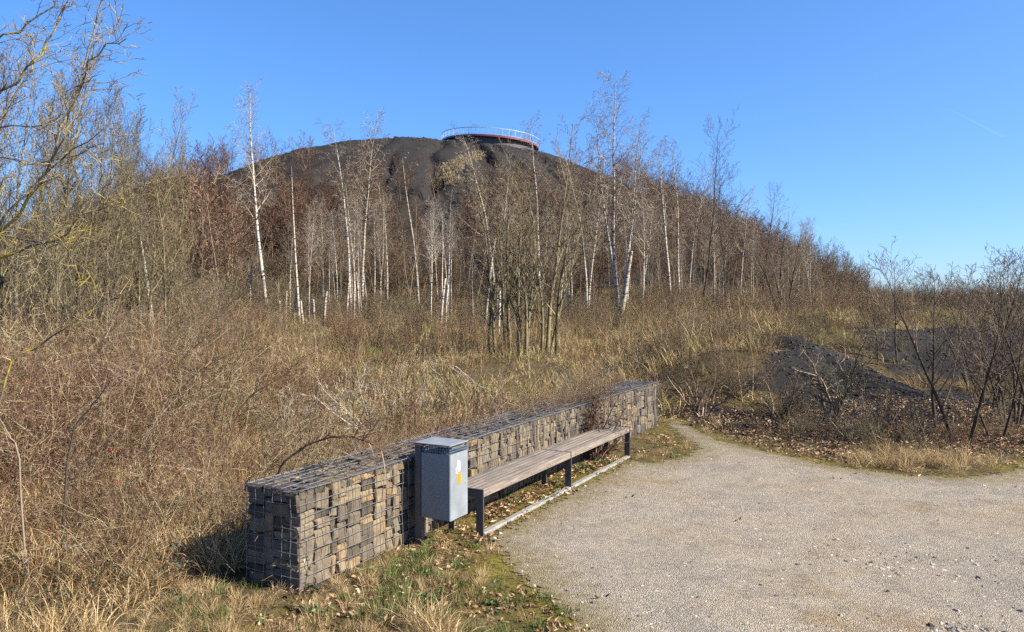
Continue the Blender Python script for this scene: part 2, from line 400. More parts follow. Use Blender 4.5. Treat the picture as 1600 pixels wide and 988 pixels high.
def wood_mat():
    m, n, l, b = mat('weathered_wood', .85, .2)
    tc = n.new('ShaderNodeTexCoord'); oi = n.new('ShaderNodeObjectInfo')
    mp = n.new('ShaderNodeMapping'); mp.inputs['Scale'].default_value = (1.1, 26, 26); l.new(tc.outputs['Object'], mp.inputs[0])
    va = n.new('ShaderNodeVectorMath'); va.operation = 'ADD'; l.new(mp.outputs[0], va.inputs[0])
    cb = n.new('ShaderNodeCombineXYZ'); l.new(math_n(n, l, 'MULTIPLY', oi.outputs['Random'], 40), cb.inputs[0]); l.new(cb.outputs[0], va.inputs[1])
    t = noise(n, l, 2.2, 6, .7, vec=va.outputs[0], dist=.4)
    r = ramp(n, [(.28, (.042, .038, .036)), (.42, (.122, .11, .1)), (.6, (.205, .187, .17)), (.78, (.295, .275, .255))]); l.new(t.outputs[0], r.inputs[0])
    g = noise(n, l, 2.0, 4, vec=tc.outputs['Object']); gr = ramp(n, [(.35, (.8, .8, .82)), (.65, (1.08, 1.03, .98))]); l.new(g.outputs[0], gr.inputs[0])
    c = mixc(n, l, r.outputs[0], gr.outputs[0], 1.0, 'MULTIPLY')
    c = mixc(n, l, c, mixc(n, l, (.78, .78, .8), (1.12, 1.08, 1.02), oi.outputs['Random']), 1.0, 'MULTIPLY')
    l.new(c, b.inputs['Base Color']); bump(n, l, t.outputs[0], b, .9, .008)
    return m
M['wood'] = wood_mat()

# ------------------------------------------------------------------ ground sheet
def build_ground():
    a1 = np.radians(np.linspace(-48, 48, 400)); a2 = np.radians(np.linspace(48, 312, 60))[1:]
    ang = np.concatenate([a1, a2])[:-1]                              # closes on itself
    rad = np.concatenate([[.3, 2, 4], np.arange(5.5, 34, .17), np.arange(34, 190, .95), 190*np.exp(np.linspace(0.02, 4.0, 40))])
    A, Rr = np.meshgrid(ang, rad)
    X = Rr*np.sin(A); Y = Rr*np.cos(A) - 2.0
    Z = height(X, Y)
    n, m = X.shape
    V = np.stack([X, Y, Z], -1).reshape(-1, 3)
    i = np.arange(n-1)[:, None]*m; j = np.arange(m)[None, :]; j2 = (j+1) % m
    q = np.stack([i+j, i+m+j, i+m+j2, i+j2], -1).reshape(-1, 4)[:, ::-1]
    tri = np.stack([np.full(m, len(V)), np.arange(m), (np.arange(m)+1) % m], -1)
    V = np.vstack([V, [[0, -2, hz(0, -2)]]])
    x, y = V[:, 0], V[:, 1]
    r = hill_r(x, y); t, nn = to_tn(x, y); sd = path_sd(x, y)
    # bare shale: the upper part of the heap, the bank's face and spur, the patch beyond the wall's end
    side = np.clip((x-HX)/40, -1, 1)
    hh = height(x, y)
    sh = sm((76-r)/3)
    sh = np.maximum(sh, shale_mask(x, y))
    mo = np.exp(-np.maximum(0, -sd-.05)/.35)*(sd < .3) + .9*np.exp(-(((x+1.2)/1.8)**2 + ((y-10.5)/1.3)**2)) + .3*(nn > 0)*(nn < 1.5)*(t < 2.5)
    mo += .5*(y > 14)*(y < 60)*(nn < -1)*sm((fbm(x*.25, y*.25, 3, 81))*6)
    gr = .8*np.exp(-np.maximum(0, -sd)/.06)
    me = np_mesh('ground', V, [q, tri], M['ground'], True, None, {'shale': sh, 'moss': np.clip(mo, 0, 1), 'grit': 0*gr})
    o = link('ground', me); tag(o, 'rough ground with dry grass, dark shale banks and a bare black spoil heap', 'ground', kind='structure')
build_ground()

def build_path():
    xs = np.concatenate([np.arange(-3.5, 9, .07), np.arange(9, 20, .4)])
    ys = np.concatenate([np.arange(-9, 4.4, .5), np.arange(4.4, 16, .07)])
    X, Y = np.meshgrid(xs, ys); n, m = X.shape
    sd = path_sd(X, Y)
    Z = height(X, Y) + .008 + .02*(fbm(X*.8, Y*.8, 3, 91)+.3)*sm(sd/.6)
    keep = sd > -.38
    idx = np.arange(n*m).reshape(n, m)
    k = keep[:-1, :-1] & keep[1:, :-1] & keep[1:, 1:] & keep[:-1, 1:]
    q = np.stack([idx[:-1, :-1], idx[:-1, 1:], idx[1:, 1:], idx[1:, :-1]], -1)[k]
    used, inv = np.unique(q, return_inverse=True)
    V = np.stack([X.ravel(), Y.ravel(), Z.ravel()], -1)[used]
    me = np_mesh('gravel_path', V, [inv.reshape(-1, 4)], M['gravel'], True, None, {'edge': np.clip(sd.ravel()[used], -1, 2)})
    tag(link('gravel_path', me), 'wide pale gravel path in front of the bench', 'path', kind='structure')
build_path()

# ------------------------------------------------------------------ tubes and trees
def tubes_mesh(name, polys, mat_, sides=3):
    """polys: list of (points, radii, tint) -> one mesh of tapered tubes"""
    groups = {}
    for p, r, t in polys: groups.setdefault(len(p), []).append((p, r, t))
    Vs, Fs, Ts = [], [], []; base = 0
    for n, g in groups.items():
        Pt = np.array([a[0] for a in g], float); Rd = np.array([a[1] for a in g], float); T = np.array([a[2] for a in g], float)
        tan = np.gradient(Pt, axis=1); tan /= np.linalg.norm(tan, axis=2, keepdims=True)+1e-9
        main = np.abs(tan.mean(1)); ref = np.where((main[:, 2] > .75)[:, None], [1., 0, 0], [0, 0, 1.])[:, None, :]
        a = np.cross(tan, np.broadcast_to(ref, tan.shape)); a /= np.linalg.norm(a, axis=2, keepdims=True)+1e-9
        b = np.cross(tan, a)
        th = np.arange(sides)*2*math.pi/sides
        ring = Pt[:, :, None, :] + Rd[:, :, None, None]*(np.cos(th)[None, None, :, None]*a[:, :, None, :] + np.sin(th)[None, None, :, None]*b[:, :, None, :])
        k = len(g); Vs.append(ring.reshape(-1, 3)); Ts.append(np.repeat(T, n*sides))
        kk = np.arange(k)[:, None, None]*n*sides; ii = np.arange(n-1)[None, :, None]*sides; ss = np.arange(sides)[None, None, :]; s2 = (ss+1) % sides
        Fs.append(np.stack([kk+ii+ss, kk+ii+s2, kk+ii+sides+s2, kk+ii+sides+ss], -1).reshape(-1, 4) + base)
        base += k*n*sides
    return np_mesh(name, np.vstack(Vs), [np.vstack(Fs)], mat_, True, np.concatenate(Ts))

class Tree:
    def __init__(s, seed, levels=3, nb=(14, 6, 4), blen=(.4, .5, .5), ang=(45, 45, 45), wob=(.06, .12, .18), trop=(0, .04, .02), start=(.25, .2, .2),
                 segs=(9, 6, 4, 3), rmin=.005, rr=.55, shape=.7, taper=.85):
        s.g = random.Random(seed); s.lv = levels; s.nb = nb; s.bl = blen; s.an = ang; s.wo = wob; s.tr = trop; s.st = start; s.sg = segs; s.rm = rmin; s.rr = rr; s.sh = shape; s.ta = taper
        s.out = [[] for _ in range(levels+1)]
    def grow(s, p, d, L, r, lv=0):
        g = s.g; n = s.sg[min(lv, len(s.sg)-1)]; st = L/n
        k = min(lv, len(s.wo)-1); wo = s.wo[k]; tr = s.tr[min(lv, len(s.tr)-1)]
        x, y, z = p; dx, dy, dz = d; pts = [(x, y, z)]; ds = [(dx, dy, dz)]
        for i in range(n):
            dx += g.gauss(0, wo); dy += g.gauss(0, wo); dz += g.gauss(0, wo) + tr
            m = math.sqrt(dx*dx+dy*dy+dz*dz) or 1; dx /= m; dy /= m; dz /= m
            x += dx*st; y += dy*st; z += dz*st
            pts.append((x, y, z)); ds.append((dx, dy, dz))
        rad = [max(s.rm*.6, r*(1-s.ta*i/n)) for i in range(n+1)]
        s.out[lv].append((pts, rad, g.random()))
        if lv < s.lv:
            nb = s.nb[min(lv, len(s.nb)-1)]; s0 = s.st[min(lv, len(s.st)-1)]; az = g.random()*6.28
            for i in range(nb):
                t = s0 + (1-s0)*(i+g.random())/nb
                t = min(t, .985); f = t*n; j = int(f); f -= j
                q = tuple(pts[j][c]*(1-f)+pts[j+1][c]*f for c in range(3)); dd = Vector(ds[j+1])
                az += 2.4 + g.uniform(-.5, .5)
                e = Vector((1, 0, 0)) if abs(dd.z) > .7 else Vector((0, 0, 1))
                u = dd.cross(e).normalized(); v = dd.cross(u)
                an = R(s.an[min(lv, len(s.an)-1)]*g.uniform(.7, 1.3))
                nd = dd*math.cos(an) + (u*math.cos(az)+v*math.sin(az))*math.sin(an)
                if lv > 0 and nd.z < 0 and s.tr[min(lv+1, len(s.tr)-1)] >= 0: nd.z *= .4
                ln = L*s.bl[min(lv, len(s.bl)-1)]*(1-s.sh*max(0, (t-s0)/(1-s0)))*g.uniform(.65, 1.2)
                s.grow(q, nd, ln, max(s.rm, (rad[j]*(1-f)+rad[j+1]*f)*s.rr), lv+1)
    def meshes(s, name, bark, twig, tsides=6):
        tr = tubes_mesh(name+'_trunk', s.out[0], bark, tsides)
        cr = tubes_mesh(name+'_crown', [p for l_ in s.out[1:] for p in l_], twig, 3) if any(s.out[1:]) else None
        return tr, cr
def up(g, a=.06): return (g.gauss(0, a), g.gauss(0, a), 1)

def place(kind, meshes, x, y, h0, h, label, cat, group=None, rz=None, lean=(0, 0), z=None, sink=.06):
    """one tree or shrub: an Empty at its foot, trunk and crown under it; h0 is the mesh's own height"""
    z = hz(x, y) if z is None else z
    o = thing(kind, label, cat, (x, y, z-sink), random.random()*6.28 if rz is None else rz, group)
    k = h/h0; o.scale = (k, k, k); o.rotation_mode = 'ZYX'; o.rotation_euler = (lean[0], lean[1], o.rotation_euler[2])
    names = ('trunk', 'crown') if cat == 'tree' else ('stems', 'twigs')
    for nm, me in zip(names, meshes):
        if me: link(nm, me, o)
    return o

# ---- birches (10 m prototypes)
def make_birch(seed, forks=1, crown=True, bend=.03, first=.42):
    t = Tree(seed, 3 if crown else 1, (26, 9, 5) if crown else (5,), (.2, .5, .6) if crown else (.05,), (42, 40, 45), (bend, .1, .12), (.01, .06, -.10, -.16), (first, .15, .1), (16, 6, 5, 4), .006, .5, .55, .9)
    g = t.g
    for k in range(forks):
        t.grow((g.uniform(-.12, .12)*(k > 0), g.uniform(-.12, .12)*(k > 0), 0), (g.gauss(0, .03)+.09*k, g.gauss(0, .03), 1), 10*(1-.13*k), .095*(1-.2*k), 0)
    return t.meshes('birch', M['birch'], M['birchtwig'], 7)
BIRCH = [make_birch(s, f) for s, f in ((1, 1), (2, 1), (3, 2), (4, 1), (5, 3))]
BARE = [make_birch(s, 1, False, b) for s, b in ((11, .012), (12, .018), (13, .025))]

def make_tree(seed, stems=1, spread=.1, h=10, r=.1, bark='lichen', twig='twig', nb=(22, 7, 4), blen=(.34, .48, .5), ang=(38, 40, 42), first=.22, trop=(.02, .10, .06, .03), rmin=.007, foot=.25, shape=.55, lv=3, hv=(.78, 1)):
    t = Tree(seed, lv, nb, blen, ang, (.045, .09, .13, .18), trop, (first, .2, .15), (12, 6, 5, 3), rmin, .52, shape, .88)
    g = t.g
    for k in range(stems):
        a = 6.28*k/max(1, stems)+g.uniform(-.4, .4); q = spread*g.uniform(.4, 1.2)*(stems > 1)
        f = foot*(stems > 1)*g.uniform(.3, 1)
        t.grow((f*math.cos(a), f*math.sin(a), 0), (q*math.cos(a)+g.gauss(0, .03), q*math.sin(a)+g.gauss(0, .03), 1), h*(g.uniform(*hv) if k else 1), r*g.uniform(.65, 1), 0)
    return t.meshes('tree', M[bark], M[twig], 6)
TALL = [make_tree(20+i, 1, .1, 10, .085, 'lichen', 'twig', (32, 9, 5), (.26, .5, .5), (32, 38, 42), .14, trop=(.02, .16, .08, .04)) for i in range(4)]
DARK = [make_tree(30+i, 1, .1, 10, .085, 'darkbark', 'dark', (24, 8, 4), (.36, .48, .5), (42, 40, 42), .22) for i in range(3)]
DARK2 = [make_tree(35+i, 3, .16, 10, .085, 'darkbark', 'dark', (16, 7, 4), (.34, .48, .5), (40, 40, 42), .22) for i in range(2)]
THIN = [make_tree(40+i, 1, .1, 10, .055, 'brownbark', 'brush', (18, 6, 3), (.22, .45, .5), (36, 40, 42), .3) for i in range(4)]
MULTI = [make_tree(50, 12, .125, 10, .095, 'lichen', 'twig', (20, 7, 4), (.3, .5, .5), (34, 38, 42), .2, foot=1.5, hv=(.5, .9)), make_tree(51, 6, .33, 10, .11, 'darkbark', 'dark', (18, 7, 4), (.4, .5, .5), (36, 38, 42), .15, foot=.5)]
BANK = [make_tree(55+i, n_, .3, 3.5, .042, 'darkbark', 'dark', (13, 6, 4), (.5, .5, .5), (44, 42, 42), .16, rmin=.0045, foot=.25) for i, n_ in enumerate((3, 1, 2, 5))]

# ------------------------------------------------------------------ scattered stuff
def gn_scatter(name, pts, rot, scl, pick, protos, label, cat):
    me = bpy.data.meshes.new(name); n = len(pts)
    me.vertices.add(n); me.vertices.foreach_set('co', np.asarray(pts, np.float32).ravel())
    for nm, ty, key, arr in (('rot', 'FLOAT_VECTOR', 'vector', rot), ('scl', 'FLOAT_VECTOR', 'vector', scl), ('pick', 'INT', 'value', pick)):
        a = me.attributes.new(nm, ty, 'POINT'); a.data.foreach_set(key, np.asarray(arr, np.int32 if ty == 'INT' else np.float32).ravel())
    o = link(name, me); tag(o, label, cat, kind='stuff')
    ng = bpy.data.node_groups.new(name, 'GeometryNodeTree')
    ng.interface.new_socket('Geometry', in_out='INPUT', socket_type='NodeSocketGeometry'); ng.interface.new_socket('Geometry', in_out='OUTPUT', socket_type='NodeSocketGeometry')
    N, L = ng.nodes, ng.links
    gi = N.new('NodeGroupInput'); go = N.new('NodeGroupOutput'); ip = N.new('GeometryNodeInstanceOnPoints')
    jn = N.new('GeometryNodeJoinGeometry')
    for p in protos:
        oi = N.new('GeometryNodeObjectInfo'); oi.inputs['Object'].default_value = p; oi.inputs['As Instance'].default_value = True
        L.new(oi.outputs['Geometry'], jn.inputs[0])
    def attr(nm, ty):
        a = N.new('GeometryNodeInputNamedAttribute'); a.data_type = ty; a.inputs['Name'].default_value = nm; return a.outputs['Attribute']
    L.new(gi.outputs[0], ip.inputs['Points']); L.new(jn.outputs[0], ip.inputs['Instance'])
    ip.inputs['Pick Instance'].default_value = True
    L.new(attr('pick', 'INT'), ip.inputs['Instance Index'])
    L.new(attr('rot', 'FLOAT_VECTOR'), ip.inputs['Rotation']); L.new(attr('scl', 'FLOAT_VECTOR'), ip.inputs['Scale'])
    L.new(ip.outputs[0], go.inputs[0])
    md = o.modifiers.new('scatter', 'NODES'); md.node_group = ng
    return o
def proto(me): return bpy.data.objects.new(me.name, me)

def tuft(name, seed, n, L0, L1, rad, width, lean, mat_, droop=1.0):
    g = np.random.default_rng(seed)
    a = g.uniform(0, 6.283, n); q = rad*np.sqrt(g.uniform(0, 1, n)); L = g.uniform(L0, L1, n); le = np.abs(g.normal(0, lean, n)); az = a + g.normal(0, .9, n)
    bx, by = q*np.cos(a), q*np.sin(a); K = 4
    t = np.linspace(0, 1, K)[None, :]
    th = le[:, None] + droop*g.uniform(.2, 1.2, n)[:, None]*t           # bends over along its length
    dz = np.cos(th)*L[:, None]/K; dh = np.sin(th)*L[:, None]/K
    z = np.concatenate([np.zeros((n, 1)), np.cumsum(dz, 1)], 1)[:, :K]; h = np.concatenate([np.zeros((n, 1)), np.cumsum(dh, 1)], 1)[:, :K]
    z = np.maximum(z, .004 + .03*g.uniform(0, 1, (n, 1))*t)
    x = bx[:, None] + h*np.cos(az)[:, None]; y = by[:, None] + h*np.sin(az)[:, None]
    wv = az + math.pi/2 + g.normal(0, .7, n); wd = width*g.uniform(.5, 1.2, n)[:, None]*np.array([.8, 1, .7, .12])[None, :]
    ox, oy = np.cos(wv)[:, None]*wd, np.sin(wv)[:, None]*wd
    V = np.stack([np.stack([x-ox, y-oy, z], -1), np.stack([x+ox, y+oy, z+wd*.4], -1)], 2).reshape(-1, 3)   # n,K,2,3
    b0 = (np.arange(n)[:, None]*K + np.arange(K-1)[None, :]).reshape(-1)*2
    q4 = np.stack([b0, b0+1, b0+3, b0+2], -1)
    return proto(np_mesh(name, V, [q4], mat_, True, np.repeat(g.uniform(0, 1, n), K*2)))

def shrub(name, seed, stems, h, r, mat_, nb=(7, 4), blen=(.4, .4), ang=(45, 45), spread=.6, trop=(-.06, 0, 0), wob=(.1, .18, .2), foot=.2, rmin=.003, lv=2, as_mesh=False, first=(.15, .15), bark=None):
    t = Tree(seed, lv, nb, blen, ang, wob, trop, first, (9, 5, 4, 3), rmin, .55, .5, .8)
    g = t.g
    for k in range(stems):
        a = g.uniform(0, 6.28); q = abs(g.gauss(0, spread)); f = foot*math.sqrt(g.random())
        t.grow((f*math.cos(a), f*math.sin(a), 0), (q*math.cos(a+g.gauss(0, .5)), q*math.sin(a+g.gauss(0, .5)), 1), h*g.uniform(.55, 1.15), r*g.uniform(.6, 1.1), 0)
    if as_mesh: return t.meshes(name, bark or mat_, mat_, 4)
    return proto(tubes_mesh(name, [p for l_ in t.out for p in l_], mat_, 3))

def pick_pts(n, x0, x1, y0, y1, dens, seed):
    """random points, kept with probability dens(x, y)"""
    g = np.random.default_rng(seed)
    x = g.uniform(x0, x1, n); y = g.uniform(y0, y1, n)
    k = (g.uniform(0, 1, n) < dens(x, y)) & (np.abs(x) < .78*y+2.5)
    return x[k], y[k], g
def go(name, x, y, g, s0, s1, protos, label, cat, tilt=.12, sz=None, sink=.0):
    n = len(x); z = height(x, y) - sink
    rot = np.stack([g.normal(0, tilt, n), g.normal(0, tilt, n), g.uniform(0, 6.283, n)], -1)
    s = g.uniform(s0, s1, n)
    if sz is not None: s = s*sz
    scl = np.stack([s, s, s*g.uniform(.8, 1.15, n)], -1)
    return gn_scatter(name, np.stack([x, y, z], -1), rot, scl, g.integers(0, len(protos), n), protos, label, cat)
def off_wall(x, y):
    t, n = to_tn(x, y)
    return ~((t > -.06) & (t < 9.7) & (n > -.68) & (n < .06))
def off_bench(x, y):
    t, n = to_tn(x, y)
    return ~((t > 1.95) & (t < 6.6) & (n > -.6) & (n < .62))

# dry grass of the field behind the wall and in the foreground on the left
GRS = [tuft('grass_tuft', 60+i, 90, .25, .66, .18, .0032, .8, M['straw'], 1.5) for i in range(4)]
GRF = [tuft('grass_tuft', 70+i, 80, .25, .62, .32, .006, .85, M['field'], 1.6) for i in range(4)]
GRG = [tuft('green_tuft', 75+i, 70, .08, .2, .12, .003, .5, M['green'], .8) for i in range(3)]
def d_near(x, y):
    t, n = to_tn(x, y); sd = path_sd(x, y)
    d = ((n < -.55) | (t < -.05)) * 1.0 * (y < 15)
    cn = np.hypot(x+1.75, y-6.0)
    return d*off_wall(x, y)*(sd < -.9)*np.where(fbm(x*.5, y*.5, 3, 110) > -.12, 1, .35)*np.where(cn < 1.0, .35, 1)
x, y, g = pick_pts(3600, -11, 3, 4.2, 15, d_near, 1)
sz = np.where(y < 6.6, .75, 1.0)*np.where(np.hypot(x+1.75, y-6.0) < 1.0, .6, 1)
go('dry_grass', x, y, g, .6, 1.15, GRS, 'tall matted straw coloured grass left of and behind the gabion wall', 'grass', .2, sz)
def d_strip(x, y):
    t, n = to_tn(x, y); sd = path_sd(x, y)
    a = (sd < .05)*(sd > -3.2)*off_wall(x, y)*off_bench(x, y)*((n > .05) | (t < -.1))*(y < 9.0)
    return a*np.clip(.25 + .9*(-sd-.3), .06, 1)
x, y, g = pick_pts(2600, -5, 2, 4.2, 9, d_strip, 2)
go('cut_grass', x, y, g, .14, .36, GRS, 'short flattened straw and grass along the gravel edge in front of the near wall end', 'grass', .25)
x, y, g = pick_pts(900, -4, 2, 4.6, 8.6, lambda x, y: d_strip(x, y)*(fbm(x*1.3, y*1.3, 3, 120) > .04), 3)
go('green_grass', x, y, g, .5, 1.1, GRG, 'green grass tufts in the verge beside the gravel edge', 'grass', .2)
def d_far(x, y):
    t, n = to_tn(x, y)
    d = (y > 13.5)*((n < -.7) | (t > 9.8))*(path_sd(x, y) < -.5)
    return d*(1-.96*sm(shale_mask(x, y)*2))*np.where(fbm(x*.22, y*.22, 3, 111) > -.1, 1, .3)*(hill_r(x, y) > 74)*np.where(y > 35, .6, 1)*np.where((x > 9.5) & (y < 30), .7, 1)
x, y, g = pick_pts(15000, -42, 40, 13, 76, d_far, 4)
go('field_grass', x, y, g, .7, 1.5, GRF, 'dry olive and tan grass covering the field between wall and birches', 'grass', .15)

# brambles and briars
CAN = [shrub('briar', 80+i, 13, 1.5, .007, M['cane'], (8, 4), (.38, .4), (50, 48), .6, (-.09, -.02, 0), foot=.3, rmin=.0022) for i in range(4)]
CAR = [shrub('briar', 86+i, 12, 1.4, .007, M['redcane'], (8, 4), (.36, .4), (50, 48), .6, (-.08, -.02, 0), foot=.3, rmin=.0022) for i in range(2)]
CAL = [shrub('long_cane', 180+i, 4, 1.9, .008, M[m_], (5, 3), (.3, .4), (45, 48), .7, (-.10, -.02, 0), foot=.35, rmin=.0028) for i, m_ in enumerate(('pale', 'dark', 'redcane', 'cane'))]
BRU = [shrub('brush', 90+i, 14, 1.6, .010, M['brush'], (9, 5), (.4, .42), (42, 45), .42, (.0, .02, 0), foot=.35, rmin=.004) for i in range(3)]
BRF = [shrub('brush', 95+i, 14, 1.6, .014, M['twig'], (9, 5), (.4, .42), (42, 45), .45, (.0, .02, 0), foot=.35, rmin=.0055) for i in range(3)]
def d_brk(x, y):
    t, n = to_tn(x, y)
    d = ((n < -.95) | (t < -.6))*(y < 17)*(path_sd(x, y) < -1.6)*off_wall(x, y)
    left = sm((-x-1.0-.12*y)/2.2)
    return d*(.10 + .9*left)*np.where(y < 6.4, .35, 1)*np.where(fbm(x*.75, y*.75, 3, 139) > -.04, 1, .22)
x, y, g = pick_pts(1100, -13, 3, 4.6, 17, d_brk, 5)
sz = .55 + .55*sm((-x-1.5-.1*y)/3) + .35*sm((-x-4.5)/2.5)
go('bramble_thicket', x, y, g, .7, 1.15, CAN+CAR+CAR+CAL[:3], 'tangled thicket of bare arching bramble and briar canes left of the wall', 'bramble', .2, sz)
def d_back(x, y):
    t, n = to_tn(x, y)
    return (t > -.3)*(t < 11)*(n < -.6)*(n > -4.5)*np.where(n > -2.2, 1, .5)*np.where(fbm(x*.6, y*.6, 3, 133) > -.1, 1, .4)
x, y, g = pick_pts(620, -8, 6, 5, 17, d_back, 15)
go('wall_brambles', x, y, g, .36, .8, CAN+BRU+CAR+CAL, 'bare brambles and thin twigs growing up against the back of the gabion wall', 'bramble', .25)
def d_mid(x, y):
    t, n = to_tn(x, y)
    d = (y > 12)*((n < -1.2) | (t > 11.5))*(hill_r(x, y) > 72)*(path_sd(x, y) < -1.2)
    left = sm((-x-2-.22*y)/5)
    clear = np.exp(-(((x-5)/8)**2 + ((y-25)/7)**2))
    far = sm((y-38)/14)*(1-.65*np.exp(-(((x+11)/6)**2 + ((y-44)/5)**2)))
    return d*np.clip(.5 + .8*left + .72*far - .38*clear, 0, 1)*np.where(fbm(x*.2, y*.2, 3, 130) > -.05, 1, .45)*(1-.8*sm((x-3)/1)*sm((21-y)/2))*np.where((x > 12) & (y < 40), .6, 1)
x, y, g = pick_pts(6000, -44, 48, 12, 78, d_mid, 6)
sz = .42 + .8*sm((-x-2-.22*y)/6) + .75*sm((y-36)/14)
go('field_brush', x, y, g, .7, 1.2, BRU+BRF+CAR[:1]+CAN+CAL, 'low bare brown brushwood across the field in front of the heap', 'brushwood', .1, sz)
def d_bank(x, y):
    sd = path_sd(x, y)
    d = (sd < -.75)*(x > 2.9)*(y > 10)*(y < 26)
    c = np.where(y < 14.6, .9, .24*(1-.85*sm(shale_mask(x, y))))*np.where(x > 5.5, 1.0, .7)
    return d*c*(sm((-sd-.7)/1.0))
x, y, g = pick_pts(1500, 2.5, 19, 10, 26, d_bank, 7)
go('bank_brush', x, y, g, .17, .38, BRU+CAR+CAN, 'low brown brambles and brushwood at the foot of the shale bank right of the path', 'brushwood', .15)

SAP = [shrub('field_stems', 195+i, 7, 1.5, .011, M[m_], (8, 4), (.3, .42), (34, 42), .22, (.02, .03, 0), foot=.4, rmin=.0035) for i, m_ in enumerate(('redcane', 'cane', 'redcane', 'cane'))]
def d_sap(x, y):
    t, n = to_tn(x, y)
    return ((n < -1.4) | (t > 10.5))*(y > 10)*(path_sd(x, y) < -1)*(1-sm(shale_mask(x, y)*3))*np.where(fbm(x*.35, y*.35, 3, 137) > 0, 1, .15)*(1-.75*np.exp(-(((x-6)/6)**2 + ((y-22)/6)**2)))
x, y, g = pick_pts(1500, -26, 24, 10, 48, d_sap, 19)
go('field_stems', x, y, g, .5, 1.15, SAP, 'upright thin reddish stems and saplings sprouting through the field grass', 'saplings', .08)
# dry stems fallen over the top of the wall
g = np.random.default_rng(23); n_ = 90; tt_ = g.uniform(.3, 9.3, n_); nn_ = -g.uniform(.05, .6, n_)
tt_ = np.where(g.uniform(0, 1, n_) < .45, g.normal(6.2, 1.0, n_), tt_)
pp = np.stack([P0[0]+DV[0]*tt_+NV[0]*nn_, P0[1]+DV[1]*tt_+NV[1]*nn_, np.full(n_, .85)], -1)
s_ = g.uniform(.16, .34, n_)
gn_scatter('wall_top_stems', pp, np.stack([g.normal(0, .9, n_), g.normal(0, .9, n_), g.uniform(0, 6.28, n_)], -1), np.stack([s_]*3, -1), g.integers(0, 6, n_), CAN[:3]+CAR+CAL[:1], 'dry stems and bramble shoots lying over the top of the gabion wall', 'bramble')

# fallen leaves, weeds, pebbles
def leaves(name, seed, n, rad, size, mat_):
    g = np.random.default_rng(seed); V, Fq, T = [], [], []
    for k in range(n):
        a = g.uniform(0, 6.28); q = rad*math.sqrt(g.uniform()); L = size*g.uniform(.6, 1.2); W = L*g.uniform(.3, .5)
        o = np.array([[-L, 0, 0], [-.2*L, -W, .35*W], [L, 0, .3*L], [-.2*L, W, .5*W], [0, 0, 0]])
        e = Matrix.Rotation(g.uniform(0, 6.28), 3, 'Z') @ Matrix.Rotation(g.normal(0, .5), 3, 'X') @ Matrix.Rotation(g.normal(0, .4), 3, 'Y')
        o = o @ np.array(e).T + [q*math.cos(a), q*math.sin(a), .012+.02*g.uniform()]
        b = len(V)*5; V.append(o); Fq += [[b, b+1, b+4], [b+1, b+2, b+4], [b+2, b+3, b+4], [b+3, b, b+4]]; T += [g.uniform()]*5
    return proto(np_mesh(name, np.vstack(V), [np.array(Fq)], mat_, False, T))
LEA = [leaves('leaf_patch', 140+i, 26, .3, .035, M['litter']) for i in range(4)]
def d_leaf(x, y):
    t, n = to_tn(x, y); sd = path_sd(x, y)
    right = (x > 2.4)*(y > 10)*(sd < -.15)*(y < 17)
    bench = (t > 1.9)*(t < 7)*(n > .02)*(n < .5)*.8
    fr = (t > -1.5)*(t < 2)*(n > .05)*(sd < -.05)*.34
    return np.clip(right*sm((-sd)/.6)*.9 + bench + fr, 0, 1)
x, y, g = pick_pts(5200, -3, 12, 5, 17, d_leaf, 8)
go('leaf_litter', x, y, g, .6, 1.1, LEA, 'brown fallen leaves under the bench and along the foot of the right bank', 'leaves', .05)
x, y, g = pick_pts(900, -4, 3, 4.8, 12, lambda x, y: (path_sd(x, y) < -.1)*off_wall(x, y)*.35*(to_tn(x, y)[1] > .05), 9)
WEE = [leaves('weed_rosette', 150+i, 22, .09, .028, M['weed']) for i in range(3)]
go('verge_weeds', x, y, g, .6, 1.3, WEE, 'small green weeds in the verge below the bin and bench', 'weeds', .1)

def pebble(seed, mat_):
    g = random.Random(seed); bm = bmesh.new(); bmesh.ops.create_icosphere(bm, subdivisions=1, radius=1)
    for v in bm.verts: v.co *= g.uniform(.72, 1.2); v.co.z *= .75
    return proto(bm_mesh('pebble', bm, mat_))
def peb_mat(name, stops):
    m, n, l, b = mat(name, .9, .2); oi = n.new('ShaderNodeObjectInfo'); r = ramp(n, stops); l.new(oi.outputs['Random'], r.inputs[0]); l.new(r.outputs[0], b.inputs['Base Color']); return m
M['pebble'] = peb_mat('pebbles', [(0, (.025, .023, .021)), (.25, (.14, .123, .1)), (.7, (.29, .257, .21)), (1, (.5, .455, .385))])
PEB = [pebble(160+i, M['pebble']) for i in range(5)]
def d_peb(x, y):
    sd = path_sd(x, y)
    return np.clip((sd+.05)*1.6, 0, 1)*np.clip(6.5/np.maximum(y, 1), .2, 1)**2
x, y, g = pick_pts(230000, -2.5, 9, 4.8, 14.5, d_peb, 10)
s = np.abs(g.normal(0, 1, len(x)))*(1+.9*sm((x-1.2)/2.5)*sm((8.2-y)/2.5)*(1+1.5*(fbm(x*.9, y*.9, 3, 99) > .02))); s = np.where(g.uniform(0, 1, len(x)) < .0012, s+2.6, s)
go('gravel', x, y, g, .0044, .0105, PEB, 'loose pale grey pebbles lying on the gravel path', 'gravel', .4, 1+.55*s)

